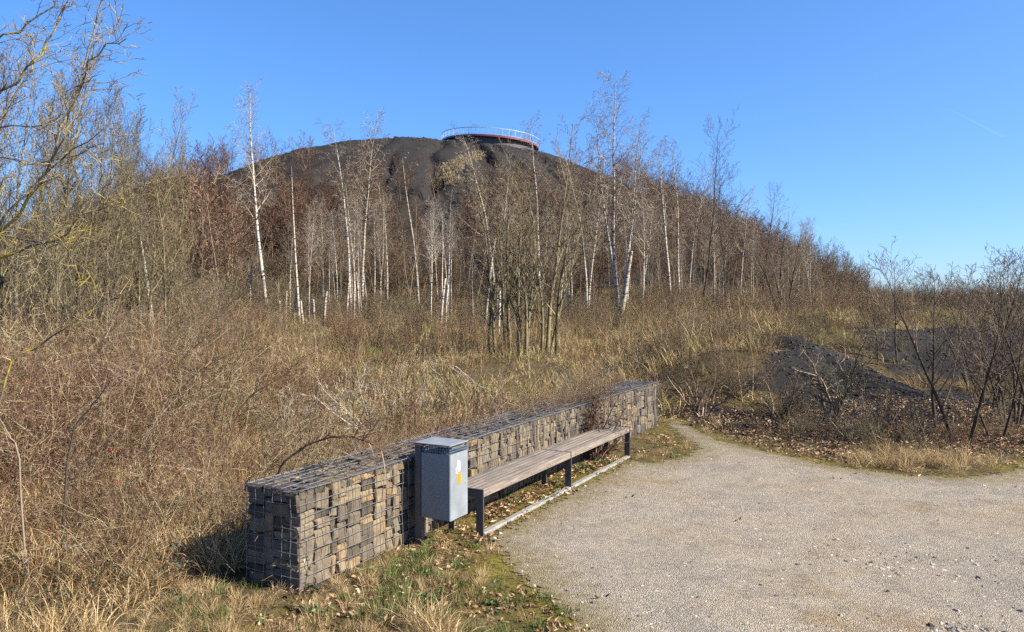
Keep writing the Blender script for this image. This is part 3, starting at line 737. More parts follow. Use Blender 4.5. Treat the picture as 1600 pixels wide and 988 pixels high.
M['shalestone'] = peb_mat('shale_pieces', [(0, (.013, .0125, .012)), (.6, (.032, .03, .029)), (.92, (.06, .055, .05)), (1, (.15, .135, .12))])
SHP = [pebble(170+i, M['shalestone']) for i in range(4)]
x, y, g = pick_pts(30000, 2.5, 22, 13.5, 33, lambda x, y: .75*sm(shale_mask(x, y)*1.5), 16)
x2, y2, g2 = pick_pts(16000, -70, 40, 90, 150, lambda x, y: .8*sm((height(x, y)-15)/4)*(fbm(x*.2, y*.2, 3, 48) > -.08), 17)
go('heap_rubble', x2, y2, g2, .03, .08, SHP, 'loose shale pieces on the bare upper slope of the heap', 'rubble', .5, 1+.7*np.abs(g2.normal(0, 1, len(x2))))
go('shale_rubble', x, y, g, .01, .026, SHP, 'broken dark shale lying on the bare slopes right of the wall', 'rubble', .5, 1+.6*np.abs(g.normal(0, 1, len(x))))

LE1 = [leaves('stray_leaf', 190+i, 2, .12, .03, M['litter']) for i in range(3)]
x, y, g = pick_pts(260, -1, 9, 4.8, 13, lambda x, y: (path_sd(x, y) > 0)*(.25+.75*np.exp(-path_sd(x, y)/.7)), 18)
go('stray_leaves', x, y, g, .5, 1.1, LE1, 'single dry leaves and bits of bark blown onto the gravel path', 'leaves', .1)

# the wood on the flanks of the heap
HIL = [make_tree(170+i, 2+i % 3, .28, 5, .05, 'hill', 'hill', (11, 6, 4), (.42, .5, .5), (42, 44, 44), .12, rmin=.013, foot=.5) for i in range(5)]
def joined(me_pair, name):
    bm = bmesh.new()
    for m_ in me_pair: bm.from_mesh(m_)
    me = bpy.data.meshes.new(name); bm.to_mesh(me); bm.free(); me.materials.append(me_pair[0].materials[0])
    return proto(me)
HIP = [joined(p, 'scrub_tree') for p in HIL]
def d_hill(x, y):
    r = hill_r(x, y); h = height(x, y); side = np.clip((x-HX)/40, -1, 1)
    top = 15.8 + 10*np.clip(side*side*.8, 0, 1) + 5*fbm(x*.09, y*.09, 3, 201)
    gap = np.exp(-((x+.0975*y)/3.8)**2)*sm((h-5)/4)                # the bare runnel left of the platform
    return (y < HY+12)*(r < 80)*(.86*sm((top-h)/5)+.14*sm((top+7-h)/7))*(1-.85*gap)*np.where(fbm(x*.13, y*.13, 2, 207) > -.16, 1, .35)
x, y, g = pick_pts(3600, -98, 76, 66, 165, d_hill, 11)
go('hillside_wood', x, y, g, .45, 1.3, HIP, 'brown leafless scrub wood covering the flanks of the black heap', 'wood', .06)
g = np.random.default_rng(12); pts = []
for k in range(420):                                                 # a slanting patch under the platform's left end
    f = g.uniform(); u = 693+f*60+g.normal(0, 4); v = 268-f*26+g.normal(0, 4.5)*(1.3-f*.6)
    if g.uniform() < .2: u, v = 705+g.normal(0, 6), 283+g.normal(0, 4)
    q = on_terrain(u, v)
    if q: pts.append(q)
x, y = np.array(pts).T
GRH = [tuft('heap_grass', 210+i, 50, .3, .7, .5, .02, .7, M['heapgrass'], .9) for i in range(2)]
go('heap_grass', x, y, g, .55, 1.1, GRH, 'patch of dry straw grass near the top of the black heap', 'grass', .1)

# ------------------------------------------------------------------ gabion wall
WH, WT, WL = .83, .6, 9.6
wall = thing('gabion_wall', 'long low gabion wall of brown quarry stones in wire mesh behind the bench', 'wall', tn(0, 0), RZW)
def stone_mesh(seed):
    g = random.Random(seed); bm = bmesh.new()
    bmesh.ops.create_cube(bm, size=1)
    bmesh.ops.bevel(bm, geom=list(bm.edges), offset=.10, segments=1, affect='EDGES')
    sx, sz_ = g.uniform(-.12, .12), g.uniform(-.12, .12)
    for v in bm.verts:
        v.co.x += sz_*v.co.z*1.1 + g.uniform(-.07, .07); v.co.z += sx*v.co.x*1.1 + g.uniform(-.07, .07); v.co.y += g.uniform(-.05, .05) + g.uniform(-.04, .04)
    bmesh.ops.triangulate(bm, faces=bm.faces)
    me = bm_mesh('stone', bm, M['stone'])
    a = me.attributes.new('tint', 'FLOAT', 'POINT'); a.data.foreach_set('value', [0.0]*len(me.vertices))
    return me
STM = [stone_mesh(s) for s in range(300, 314)]
g = random.Random(5)
stones = []                                                          # (screen size, x, y, z, sx, sy, sz)
def course_fill(u0, u1, kind):
    """stones side by side over a strip of wall face: columns of varying width, each stacked from stones of varying height"""
    u = u0; out = []
    while u < u1-.03:
        upright = g.random() < (.2 if u < 1.5 else .75)
        wd = min(g.uniform(.08, .22) if kind != 'end' and u < 1.45 else (g.uniform(.035, .10) if upright else g.choice((g.uniform(.06, .12), g.uniform(.13, .25)))), u1-u)
        if u1-u-wd < .05: wd = u1-u
        z = .0
        while z < WH-.012:
            hh = g.uniform(.065, .19) if u < 1.45 and kind == 'front' else g.uniform(.12, .4) if upright else g.uniform(.05, .16)
            if WH-.012-z-hh < .06: hh = WH-.012-z
            out.append((u+wd/2+g.uniform(-.008, .008), z+hh/2, wd*g.uniform(.93, 1.02), hh*g.uniform(.92, 1.01))); z += hh
        u += wd
    return out
for (u, z, wd, hh) in course_fill(.015, WL, 'front'):
    dep = g.uniform(.13, .2); y = .016 + abs(g.gauss(0, .012)) + dep/2
    d = tn(u, 0, z)
    stones.append((wd*hh/(d.y**2)*abs(.47+.03*u), u, y, z, wd, dep, hh, g.gauss(0, .03), g.gauss(0, .08)))
for (u, z, wd, hh) in course_fill(.15, WT+.02, 'end'):
    dep = g.uniform(.1, .15); stones.append((1, .014+abs(g.gauss(0, .01))+dep/2, u, z, dep, wd*1.06, hh, g.gauss(0, .05), g.gauss(0, .03)))
for (u, z, wd, hh) in course_fill(.17, WT-.015, 'far_end'):
    stones.append((0, WL-.014-.06, u, z, .12, wd, hh, 0, 0))
stones.sort(key=lambda s_: -s_[0])
for i, s_ in enumerate(stones[:300]):
    link('stone', STM[i % len(STM)], wall, s_[1:4], (s_[7], g.gauss(0, .06), s_[8]), s_[4:7])
def stuff_stones(name, lst, label, mt):
    Vs, Fs, Ts = [], [], []; b = 0
    src = []
    for me in STM:
        v = np.empty(len(me.vertices)*3); me.vertices.foreach_get('co', v)
        f = np.array([list(p.vertices) for p in me.polygons]); src.append((v.reshape(-1, 3), f))
    for k, s_ in enumerate(lst):
        v, f = src[k % len(src)]
        ca, sa = math.cos(s_[8]), math.sin(s_[8])
        w_ = v*np.array(s_[4:7]); w_ = np.stack([w_[:, 0]*ca-w_[:, 1]*sa, w_[:, 0]*sa+w_[:, 1]*ca, w_[:, 2]+w_[:, 0]*s_[7]], -1) + np.array(s_[1:4])
        Vs.append(w_); Fs.append(f+b); b += len(v); Ts.append(np.full(len(v), random.random()))
    o = link(name, np_mesh(name, np.vstack(Vs), [np.vstack(Fs)], mt, False, np.concatenate(Ts)), wall)
    o['kind'] = 'stuff'; return o
stuff_stones('far_stones', stones[300:], None, M['stone'])
top = []
u = .02
while u < WL-.05:                                                    # thin slabs on edge and flat shards along the top
    v = .02
    wd = g.uniform(.05, .17)
    while v < WT-.03:
        dp = g.uniform(.06, .2)
        top.append((0, u+wd/2, min(v+dp/2, WT-.03), WH-.035+g.uniform(-.03, .016), wd*.96, dp*.97, .06, g.gauss(0, .12), g.gauss(0, .25))); v += dp
    u += wd
stuff_stones('top_stones', top, None, M['topstone'])
back = []
for (u, z, wd, hh) in course_fill(.2, WL-.13, 'back'): back.append((0, u, WT-.08, z, wd, .12, hh, 0, 0))
stuff_stones('back_stones', back, None, M['stone'])
bm = bmesh.new(); box(bm, .12, WL-.1, .12, WT-.12, -.05, WH-.07); link('stone_core', bm_mesh('stone_core', bm, M['topstone']), wall)

def wob(x, s): return .006*math.sin(x*3.1+s) + .004*math.sin(x*7.7+s*2)
def wire_panel(name, lines):
    polys = []
    for pts in lines: polys.append((pts, [.003]*len(pts), .5))
    return link(name, tubes_mesh(name, polys, M['wire'], 4), wall)
fl = []
for k in range(9):
    z = .015 + k*.1
    if k == 8: z = WH+.006
    fl.append([(x, .004+wob(x, k), z+.3*wob(x, k*2)) for x in np.linspace(-.012, WL+.01, 97)])
for k in range(97):
    x = -.01+k*.1; fl.append([(x+.4*wob(z*4, k), -.001+wob(x, int(z*10)), z) for z in np.linspace(-.02, WH+.006, 9)])
wire_panel('front_wire_mesh', fl)
el = []
for k in range(9):
    z = .015+k*.1 if k < 8 else WH+.006
    el.append([(-.01+wob(y*4, k), y, z) for y in np.linspace(-.005, WT+.008, 7)])
for k in range(7): el.append([(-.014+wob(z*4, k), -.003+k*.1015, z) for z in np.linspace(-.02, WH+.006, 9)])
wire_panel('end_wire_mesh', el)
wire_panel('far_end_wire_mesh', [[(WL+.01-x+(-.01), y, z) for x, y, z in l_] for l_ in el])
tl = []
for k in range(7): tl.append([(x, -.003+k*.1015+wob(x, k), WH+.008+.6*wob(x, k+4)+.004) for x in np.linspace(-.012, WL+.01, 97)])
for k in range(97): x = -.01+k*.1; tl.append([(x+wob(y*5, k), y, WH+.014+.6*wob(x, int(y*10)+4)) for y in np.linspace(-.005, WT+.008, 7)])
wire_panel('top_wire_mesh', tl)
wire_panel('back_wire_mesh', [[(x, WT+.005-(y-.004), z) for x, y, z in l_] for l_ in fl])
hel = []
th = np.linspace(0, 2*math.pi*190, 190*7)
hel.append([(a/(2*math.pi*190)*WL, .004+.014*math.cos(a), WH+.008+.014*math.sin(a)) for a in th])
th2 = np.linspace(0, 2*math.pi*12, 12*7); 
hel2 = [(-.008+.012*math.cos(a), a/(2*math.pi*12)*WT, WH+.006+.012*math.sin(a)) for a in th2]
o = link('binding_wire', tubes_mesh('binding_wire', [(hel[0], [.0018]*len(hel[0]), .5), (hel2, [.0018]*len(hel2), .5)], M['wire'], 3), wall)

# ------------------------------------------------------------------ bench (local x along the wall, local y = -n)
bench = thing('bench', 'long backless bench of weathered grey wood on three dark steel frames', 'bench', tn(2.04, .33), RZW)
BL, BD = 4.44, .42
def bpart(name, mt, fn, parent=bench, kind=None):
    bm = bmesh.new(); fn(bm); return link(name, bm_mesh(name, bm, mt), parent)
SLW = BD/6
sections = ((.014, BL/2-.008), (BL/2+.008, BL-.014))
for sidx, (a, b) in enumerate(sections):
    for k in range(6):
        y0 = -BD/2 + k*SLW
        me_b = bmesh.new(); dz = g.uniform(-.002, .002)
        L = b-a; segs = 12
        box(me_b, -L/2, L/2, y0+.004, y0+SLW-.004, .388+dz, .468+dz, .005)
        s_ = link('slat', bm_mesh('slat', me_b, M['wood']), bench, ((a+b)/2, 0, 0))
        if k == 0:
            for q in (.06, .27, .5, .73, .94):
                bb = bmesh.new(); bmesh.ops.create_cone(bb, cap_ends=True, segments=10, radius1=.014, radius2=.011, depth=.008, matrix=Matrix.Translation((-L/2+q*L, y0+.0005, .428)) @ Matrix.Rotation(R(90), 4, 'X'))
                link('bolt', bm_mesh('bolt', bb, M['bolt']), s_)
for t_ in (0, BL/2, BL):
    w2 = .007
    fr = bpart('frame', M['steel'], lambda bm: box(bm, t_-w2, t_+w2, -BD/2-.002, BD/2, .385, .472, .002))
    bpart('leg', M['steel'], lambda bm: box(bm, t_-w2, t_+w2, -BD/2-.002, -BD/2+.085, -.05, .3848, .002))
    bpart('leg', M['steel'], lambda bm: box(bm, t_-w2, t_+w2, BD/2-.07, BD/2, -.05, .3848, .002))
for a, b in ((.012, BL/2-.012), (BL/2+.012, BL-.012)):
    bpart('base_rail', M['strip'], lambda bm: box(bm, a, b, -BD/2-.008, -BD/2+.062, -.05, .028, .004))
bpart('seat_bearer', M['steel'], lambda bm: box(bm, .01, BL-.01, .0, .05, .345, .3862))

# ------------------------------------------------------------------ litter bin (local origin under its near back corner)
bn = thing('litter_bin', 'grey steel litter bin with flat lid at the near end of the bench', 'litter bin', tn(1.5, .15), RZW)
W = .33
def part(name, mt, fn, parent=bn, bev=0):
    bm = bmesh.new(); fn(bm); return link(name, bm_mesh(name, bm, mt), parent)
def body(bm):
    t = .006
    box(bm, 0, t, -W, 0, .277, .911, .001)                         # near side
    box(bm, W-t, W, -W, 0, .277, .911, .001)
    box(bm, t+.0005, W-t-.0005, -t, -.0005, .277, .911)
    box(bm, t+.0005, W-t-.0005, -W+.012, -.01, .279, .287)
part('body', M['bin'], body)
door = part('front_door', M['bin'], lambda bm: box(bm, .0065, W-.0065, -W-.004, -W+.006, .272, .913, .002))
part('post', M['steel'], lambda bm: box(bm, .005, .075, .012, .082, -.1, .99, .003))
for zb_ in (.4, .75): part('post_bracket', M['steel'], lambda bm: box(bm, .02, .06, .0005, .0115, zb_, zb_+.06))
part('lid', M['bin'], lambda bm: box(bm, -.008, W+.008, -W-.006, .09, .994, 1.004, .002))
def basket(bm):
    for k in range(2):
        z0 = .9115+k*.024
        for zz in (z0+.020,):
            box(bm, .004, W-.004, -W+.004, -W+.009, zz, zz+.005); box(bm, .004, .009, -W+.0095, -.004, zz, zz+.005); box(bm, W-.009, W-.004, -W+.0095, -.004, zz, zz+.005); box(bm, .0095, W-.0095, -.009, -.004, zz, zz+.005)
    n = 17
    for k in range(n):
        p = .006 + (W-.012)*k/(n-1)
        box(bm, p-.002, p+.002, -W+.0045, -W+.0085, .9, .9545); box(bm, .0045, .0085, -p-.002, -p+.002, .9, .9545)
        box(bm, W-.0085, W-.0045, -p-.002, -p+.002, .9, .9545); box(bm, p-.002, p+.002, -.0085, -.0045, .9, .9545)
part('mesh_rim', M['basket'], basket)
def tray(bm):
    for z in (.958, .975):
        box(bm, .09, W-.02, -W+.03, -W+.034, z, z+.004); box(bm, .09, .094, -W+.0345, -.05, z, z+.004); box(bm, W-.024, W-.02, -W+.0345, -.05, z, z+.004); box(bm, .09, W-.02, -.054, -.05, z, z+.004)
    for k in range(7):
        p = .095 + .2*k/6
        box(bm, p-.0015, p+.0015, -W+.031, -W+.0335, .93, .98); box(bm, .0905, .0935, -W+.03+p-.06, -W+.033+p-.06, .93, .98)
    for k in range(5): box(bm, .12+.04*k, .124+.04*k, -W+.035, -.055, .956, .9595)
part('inner_basket', M['bolt'], tray)
part('liner', M['under'], lambda bm: box(bm, .02, W-.02, -W+.02, -.02, .3, .88))
yf = -W-.0046
def flat(bm, pts, th=.0012):
    vs = [bm.verts.new((x, yf, z)) for x, z in pts]; f = bm.faces.new(vs)
    r = bmesh.ops.extrude_face_region(bm, geom=[f]); bmesh.ops.translate(bm, vec=(0, -th, 0), verts=[v for v in r['geom'] if isinstance(v, bmesh.types.BMVert)])
    bmesh.ops.recalc_face_normals(bm, faces=bm.faces)
def blob(bm):
    c = [(.128, .845), (.136, .842), (.140, .828), (.16, .832), (.178, .824), (.186, .808), (.184, .79), (.19, .772), (.188, .752), (.176, .732), (.162, .722), (.148, .727), (.140, .744), (.136, .77), (.131, .795)]
    flat(bm, c)
part('sticker_remnant', M['white'], blob, door)
part('sticker_remnant', M['white'], lambda bm: flat(bm, [(.104, .775), (.111, .777), (.112, .728), (.134, .728), (.134, .718), (.103, .717)]), door)
ys = part('notice_sticker', M['yellow'], lambda bm: flat(bm, [(.125, .708), (.205, .714), (.204, .612), (.127, .604)]), door)
def lines(bm):
    for k in range(6):
        z = .694-.0155*k
        for a, b in ((.135, .155), (.159, .176), (.180, .196))[:3 if k % 2 == 0 else 2]:
            vs = [(a, z), (b, z), (b, z-.0055), (a, z-.0055)]
            q = [bm.verts.new((x, yf-.0016, zz)) for x, zz in vs]; f = bm.faces.new(q)
part('notice_print', M['ink'], lines, ys)
def lock(bm): bmesh.ops.create_cone(bm, cap_ends=True, segments=12, radius1=.011, radius2=.010, depth=.006, matrix=Matrix.Translation((.285, yf-.002, .60)) @ Matrix.Rotation(R(90), 4, 'X'))
part('lock', M['bolt'], lock, door)
part('maker_plate', M['strip'], lambda bm: flat(bm, [(.13, .9), (.19, .901), (.19, .893), (.13, .892)], .0008), door)

# ------------------------------------------------------------------ viewing platform on the heap
def build_platform():
    cx = (765-U0)*143/F; cy = 146.5; Rr = 9.3
    z0 = HC + 259*(cy-Rr)/F
    pf = thing('viewing_platform', 'curved red edged viewing platform with pale railing on top of the heap', 'platform', (cx, cy, z0))
    pf.rotation_euler = (0, R(3.6), 0)
    n = 72; a0 = R(-205); a1 = R(25)
    def ringmesh(name, r0, r1, zb, zt, mt, a0=a0, a1=a1):
        V, Fq = [], []
        for i in range(n+1):
            a = a0+(a1-a0)*i/n
            for r_, z_ in ((r0, zb), (r1, zb), (r1, zt), (r0, zt)): V.append((r_*math.cos(a), r_*math.sin(a), z_))
        for i in range(n):
            for k in range(4): Fq.append([i*4+k, i*4+(k+1) % 4, i*4+4+(k+1) % 4, i*4+4+k])
        return link(name, np_mesh(name, V, [np.array(Fq)[:, ::-1], np.array([[0, 1, 2, 3], [n*4+3, n*4+2, n*4+1, n*4]])], mt, False), pf)
    ringmesh('deck', 5.2, Rr-.16, -.25, .0, M['under'])
    ringmesh('edge_beam', Rr-.15, Rr, -.22, .1, M['red'])
    ringmesh('support_ring', 5.6, 8.6, -1.5, -.255, M['under'])
    rl = ringmesh('handrail', Rr-.09, Rr+.01, 1.28, 1.38, M['rail'])
    ringmesh('infill_rail', Rr-.05, Rr-.03, .22, .26, M['rail'])
    nb = 30
    bm = bmesh.new(); box(bm, -.025, .025, -.03, .03, .125, 1.275); pm = bm_mesh('railing_post', bm, M['rail'])
    for i in range(nb+1):
        a = a0+(a1-a0)*i/nb
        link('railing_post', pm, pf, ((Rr-.04)*math.cos(a), (Rr-.04)*math.sin(a), 0), (0, 0, a))
    for a in (R(-150), R(-90), R(-35)):
        bm = bmesh.new(); box(bm, -.2, .2, -.2, .2, -6, -1.51); link('support_column', bm_mesh('support_column', bm, M['under']), pf, (6.6*math.cos(a), 6.6*math.sin(a), 0))
build_platform()

# ------------------------------------------------------------------ trees that one can tell apart
def tree_at(kind, meshes, u, vtop, Y, label, cat='tree', group=None, h0=10, ubase=None, rz=None):
    x = ((ubase if ubase is not None else u)-U0)*Y/F; zb = hz(x, Y)
    h = HC + (VH-vtop)*Y/F - zb
    lean = (0, 0)
    if ubase is not None: lean = (0, math.atan2((u-ubase)*Y/F, h))
    return place(kind, meshes, x, Y, h0, max(h, .4), label, cat, group, rz, lean, zb)

BG = 'birches at the foot of the heap'
for args in [
  (BIRCH[0], 396, 140, 50, 'tall white birch left of the heap standing high against the sky', 420),
  (BIRCH[3], 541, 205, 54, 'forked white birch rising over the left shoulder of the heap', 548),
  (BIRCH[1], 563, 188, 58, 'slim white birch just right of the forked birch', 565),
  (BIRCH[3], 197, 178, 40, 'leaning pale birch among the lichen covered trees at far left', 240),
  (BIRCH[2], 762, 205, 52, 'pale birch half hidden by the left side of the many stemmed tree', 775),
  (BIRCH[1], 838, 200, 55, 'thin birch behind the right side of the many stemmed tree', 845),
  (BIRCH[2], 914, 232, 54, 'twin stemmed white birch left of the tallest right birch', 918),
  (BIRCH[4], 945, 138, 48, 'tallest white birch right of the platform with three stems', 968),
  (BIRCH[1], 985, 195, 52, 'slender birch close behind the tallest right birch', 978),
  (BIRCH[0], 1036, 225, 56, 'straight white birch right of centre with a narrow crown', 1050),
  (BIRCH[3], 1058, 232, 57, 'white birch second from the straight narrow one toward the dark tree', 1062),
  (BIRCH[1], 1072, 270, 60, 'short pale birch just left of the tall dark tree', 1076),
  (BIRCH[2], 1015, 290, 62, 'leaning thin birch between the tallest birch and the straight one', 1004),
  (BIRCH[1], 1160, 300, 60, 'thin pale birch right of the tall dark tree', 1156),
  (BIRCH[0], 603, 205, 128, 'small pale birch on the crest of the heap left of the platform', 603),
  (BIRCH[2], 570, 215, 126, 'bushy birch on the crest of the heap farthest left', 570)]:
    tree_at('birch_tree', args[0], args[1], args[2], args[3], args[4], ubase=args[5], group=BG, rz=random.uniform(-.6, .6))
for me_, u, vt, Y, ub, lab in [
  (BARE[0], 460, 260, 50, 468, 'bare white birch pole without crown right of the tallest left birch'),
  (BARE[1], 648, 245, 60, 655, 'bare white birch pole in front of the dark gully of the heap'),
  (BARE[2], 687, 328, 48, 690, 'short white birch pole with broken top right of the dark gully'),
  (BARE[1], 555, 290, 62, 556, 'thin grey birch pole between the forked birch and the gully'),
  (BARE[2], 600, 300, 64, 594, 'thin grey pole left of the bare pole by the gully'),
  (BARE[0], 510, 380, 56, 514, 'low grey birch pole between the crownless pole and the forked birch')]:
    tree_at('birch_tree', me_, u, vt, Y, lab, ubase=ub, group='crownless birch poles')

def snag_mesh(seed, h, r, lean):
    t = Tree(seed, 0, segs=(6,), taper=.3, wob=(.03,)); t.grow((0, 0, 0), (lean, 0, 1), h, r)
    p = t.out[0][0]; return tubes_mesh('birch_snag', [p, ([p[0][-1], tuple(c+e for c, e in zip(p[0][-1], (.001, 0, .012)))], [p[1][-1], .001], .5)], M['birch'], 7)
SN = [(390, 415, 490, 50, 'tall white snag left of the tallest left birch'), (403, 455, 492, 50, 'short white stump beside the tall left snag'), (358, 455, 490, 52, 'leftmost small white stump of the birch stand'), (346, 450, 488, 54, 'tiny stump at the left edge of the birch stand'),
  (437, 470, 497, 50, 'small white stump right of the tallest left birch'), (459, 450, 500, 50, 'white stump left of the crownless pole'), (447, 455, 495, 52, 'second small stump left of the crownless pole'), (474, 470, 510, 46, 'white stump at the foot of the crownless pole'),
  (490, 468, 508, 47, 'short stump right of the crownless pole'), (507, 455, 520, 43, 'leaning white stump between the crownless pole and the forked birch'), (541, 432, 505, 48, 'leaning thick white snag at the foot of the forked birch'), (562, 425, 500, 50, 'white snag between the two birches left of the gully'),
  (582, 485, 505, 50, 'tiny white stump right of the slim birch'), (601, 485, 515, 48, 'broken white stump left of the gully poles'), (637, 490, 515, 48, 'small white stump below the gully'), (688, 435, 520, 42, 'thick white snag below the broken pole'), (695, 445, 510, 43, 'grey snag against the thick white snag'),
  (757, 372, 520, 44, 'tall white snag behind the left stem of the many stemmed tree'), (779, 448, 530, 40, 'short white snag between stems of the many stemmed tree'), (811, 475, 500, 46, 'tiny white stump right of the many stemmed tree stems')]
for k, (u, vt, vb, Y, lab) in enumerate(SN):
    x = (u-U0)*Y/F; z = hz(x, Y); h = HC-(vt-VH)*Y/F - z + .15
    o = link('birch_snag', snag_mesh(400+k, h, .075+.02*random.random() if h > 1.5 else .06, random.gauss(0, .04)), None, (x, Y, z-.15))
    tag(o, lab, 'tree snag', 'white birch snags and stumps')
x = (967-U0)*46/F; z = hz(x, 46)
o = link('birch_snag', snag_mesh(440, HC+(VH-388)*46/F-z, .16, .16), None, (x, 46, z-.1)); tag(o, 'thick leaning white birch snag at the foot of the tallest right birch', 'tree snag', 'white birch snags and stumps')

tree_at('many_stemmed_tree', MULTI[0], 815, 185, 30, 'large bare tree with many lichen covered stems in front of the heap', ubase=815, rz=.3)
for me_, u, vt, Y, lab in [
  (DARK[0], 1098, 208, 48, 'tall dark straight tree right of the birches against the sky'), (DARK[1], 1122, 262, 47, 'dark tree leaning close to the tall straight dark one'),
  (DARK[2], 1190, 300, 50, 'thin dark tree behind the spreading tree on the right'), (MULTI[1], 1222, 345, 36, 'spreading many stemmed dark tree above the right bank'),
  (DARK2[0], 1270, 400, 42, 'low dark tree right of the spreading many stemmed one'), (DARK2[1], 1330, 402, 60, 'dark bushy tree on the right skyline below the heap'),
  (DARK[1], 1308, 410, 66, 'dark crowned tree left of the bushy skyline tree'), (BANK[1], 1402, 412, 22, 'slender dark tree on the right bank behind the shale spur'),
  (BANK[2], 1358, 450, 22, 'small leaning dark tree beside the slender one on the bank'), (BANK[3], 1440, 430, 34, 'dark tree at the back of the right bank'),
  (BANK[0], 1505, 392, 13.2, 'largest bare dark tree near the path at far right'), (BANK[1], 1462, 432, 14.5, 'thin bare dark tree left of the largest one at far right'),
  (BANK[3], 1545, 412, 17, 'dense dark tree behind the largest one at far right'), (BANK[2], 1560, 440, 13.5, 'dark tree right of the largest one beside the path'),
  (BANK[3], 1582, 420, 15.0, 'bushy dark tree second from the right edge beside the path'), 
  (BANK[0], 1620, 430, 13.0, 'dark tree reaching in from the right edge of the photo')]:
    tree_at('bare_tree', me_, u, vt, Y, lab, ubase=u + (12 if 'leaning' in lab else 0), h0=3.5 if me_ in BANK else 10, group='dark bare trees on the right')

# the row of tall lichen covered trees at the left
gl = random.Random(12)
LT = [(8, 120, 24), (30, 105, 27), (62, 90, 30), (95, 125, 27), (120, 150, 33), (140, 160, 29), (165, 165, 32), (182, 200, 36), (215, 180, 34), (238, 175, 38), (262, 232, 40), (52, 150, 36), (152, 210, 26), (110, 195, 25), (20, 180, 34), (228, 235, 31), (-20, 100, 28), (-60, 110, 31),
  (42, 200, 23), (78, 170, 40), (132, 230, 38), (176, 240, 30), (205, 255, 33), (250, 262, 33), (280, 250, 44), (5, 220, 30), (88, 240, 22), (196, 215, 42)]
ORD = ['', 'second ', 'third ', 'fourth ', 'fifth ', 'sixth ', 'seventh ', 'eighth ', 'ninth ', 'tenth ', 'eleventh ', 'twelfth ', 'thirteenth ', 'fourteenth ', 'fifteenth ', 'sixteenth ', 'seventeenth ', 'eighteenth ', 'nineteenth ', 'twentieth ', 'twenty-first ', 'twenty-second ', 'twenty-third ', 'twenty-fourth ', 'twenty-fifth ', 'twenty-sixth ', 'twenty-seventh ', 'twenty-eighth ', 'twenty-ninth ', 'thirtieth ']
LT.sort(); n_in = sum(1 for q in LT if q[0] < 0)
for k, (u, vt, Y) in enumerate(LT):
    if u < 0: lab = 'tall lichen covered tree just outside the left edge, its twigs ' + ('nearer the top' if k else 'farther out')
    elif u < 190: lab = '%stall slim lichen covered tree from the left edge of the photo' % ORD[min(19, k-n_in)]
    else: lab = '%stall slim lichen covered tree right of the leaning pale birch' % ORD[sum(1 for q in LT if 190 <= q[0] < u)]
    tree_at('tall_tree', TALL[k % 4], u, vt, Y, lab.strip(), ubase=u+gl.uniform(-10, 10), group='tall lichen covered trees at the left')

# slim brown trees in front of the heap
gt = random.Random(3)
MARKS = [(0, 'the leaning pale birch at far left'), (408, 'the tallest left birch'), (464, 'the crownless birch pole'), (544, 'the forked birch'), (565, 'the slim birch'), (652, 'the bare pole by the gully'), (689, 'the short broken pole'),
  (815, 'the many stemmed tree'), (916, 'the twin stemmed birch'), (958, 'the tallest right birch'), (1043, 'the straight white birch'), (1098, 'the tall dark straight tree'), (1156, 'the thin pale right birch'), (1222, 'the spreading dark tree'), (1270, 'the low rightmost dark tree')]
SLIM = []
for k in range(150):
    u = gt.uniform(250, 1330); Y = gt.uniform(52, 82)
    if 660 < u < 720 and gt.random() < .7: continue
    vt = gt.uniform(300, 400) if u < 1150 else gt.uniform(370, 420)
    if u < 420: vt = gt.uniform(270, 370)
    SLIM.append((u, vt, Y))
for k in range(46):
    u = gt.uniform(1000, 1335); SLIM.append((u, (300 if u < 1100 else 330+.28*(u-1100))+gt.uniform(-15, 45), gt.uniform(56, 88)))
SLIM.sort(); seen = {}
for k, (u, vt, Y) in enumerate(SLIM):
    mk = [m_ for m_ in MARKS if m_[0] <= u][-1][1]; j = seen.get(mk, 0); seen[mk] = j+1
    tree_at('slim_tree', THIN[k % 4], u, vt, Y, ('%sthin brown tree to the right of %s' % (ORD[min(j, 29)], mk)), ubase=u+gt.uniform(-5, 5), group='thin brown trees in front of the heap')
PALE = [make_birch(s_, 1, True, .02, .5) for s_ in (61, 62, 63)]
SLIM = sorted((gt.uniform(440, 1280), gt.uniform(300, 400), gt.uniform(44, 74)) for k in range(62)); seen = {}
for k, (u, vt, Y) in enumerate(SLIM):
    if u > 1120: vt += 40
    mk = [m_ for m_ in MARKS if m_[0] <= u][-1][1]; j = seen.get(mk, 0); seen[mk] = j+1
    o = tree_at('birch_sapling', PALE[k % 3], u, vt, Y, '%spale thin birch sapling to the right of %s' % (ORD[min(j, 29)], mk), ubase=u+gt.uniform(-5, 5), group='pale birch saplings in front of the heap')
    o.scale = (o.scale[0]*.8, o.scale[1]*.8, o.scale[2])
for j, (u, vt, Y) in enumerate([(330, 245, 72), (345, 262, 66), (296, 268, 62), (318, 290, 58), (1165, 340, 90), (1200, 352, 88), (1235, 372, 86)]):
    lab = ['tallest bushy brown tree at the left shoulder of the heap', 'bushy brown tree right of the tallest one at the left shoulder', 'leftmost bushy brown tree at the left shoulder of the heap', 'lowest bushy brown tree at the left shoulder of the heap',
      'bushy brown tree on the right shoulder nearest the tall dark tree', 'middle bushy brown tree on the right shoulder of the heap', 'rightmost bushy brown tree on the right shoulder of the heap'][j]
    tree_at('bushy_tree', HIL[j % 5], u, vt, Y, lab, group='bushy trees on the shoulders of the heap', h0=5)

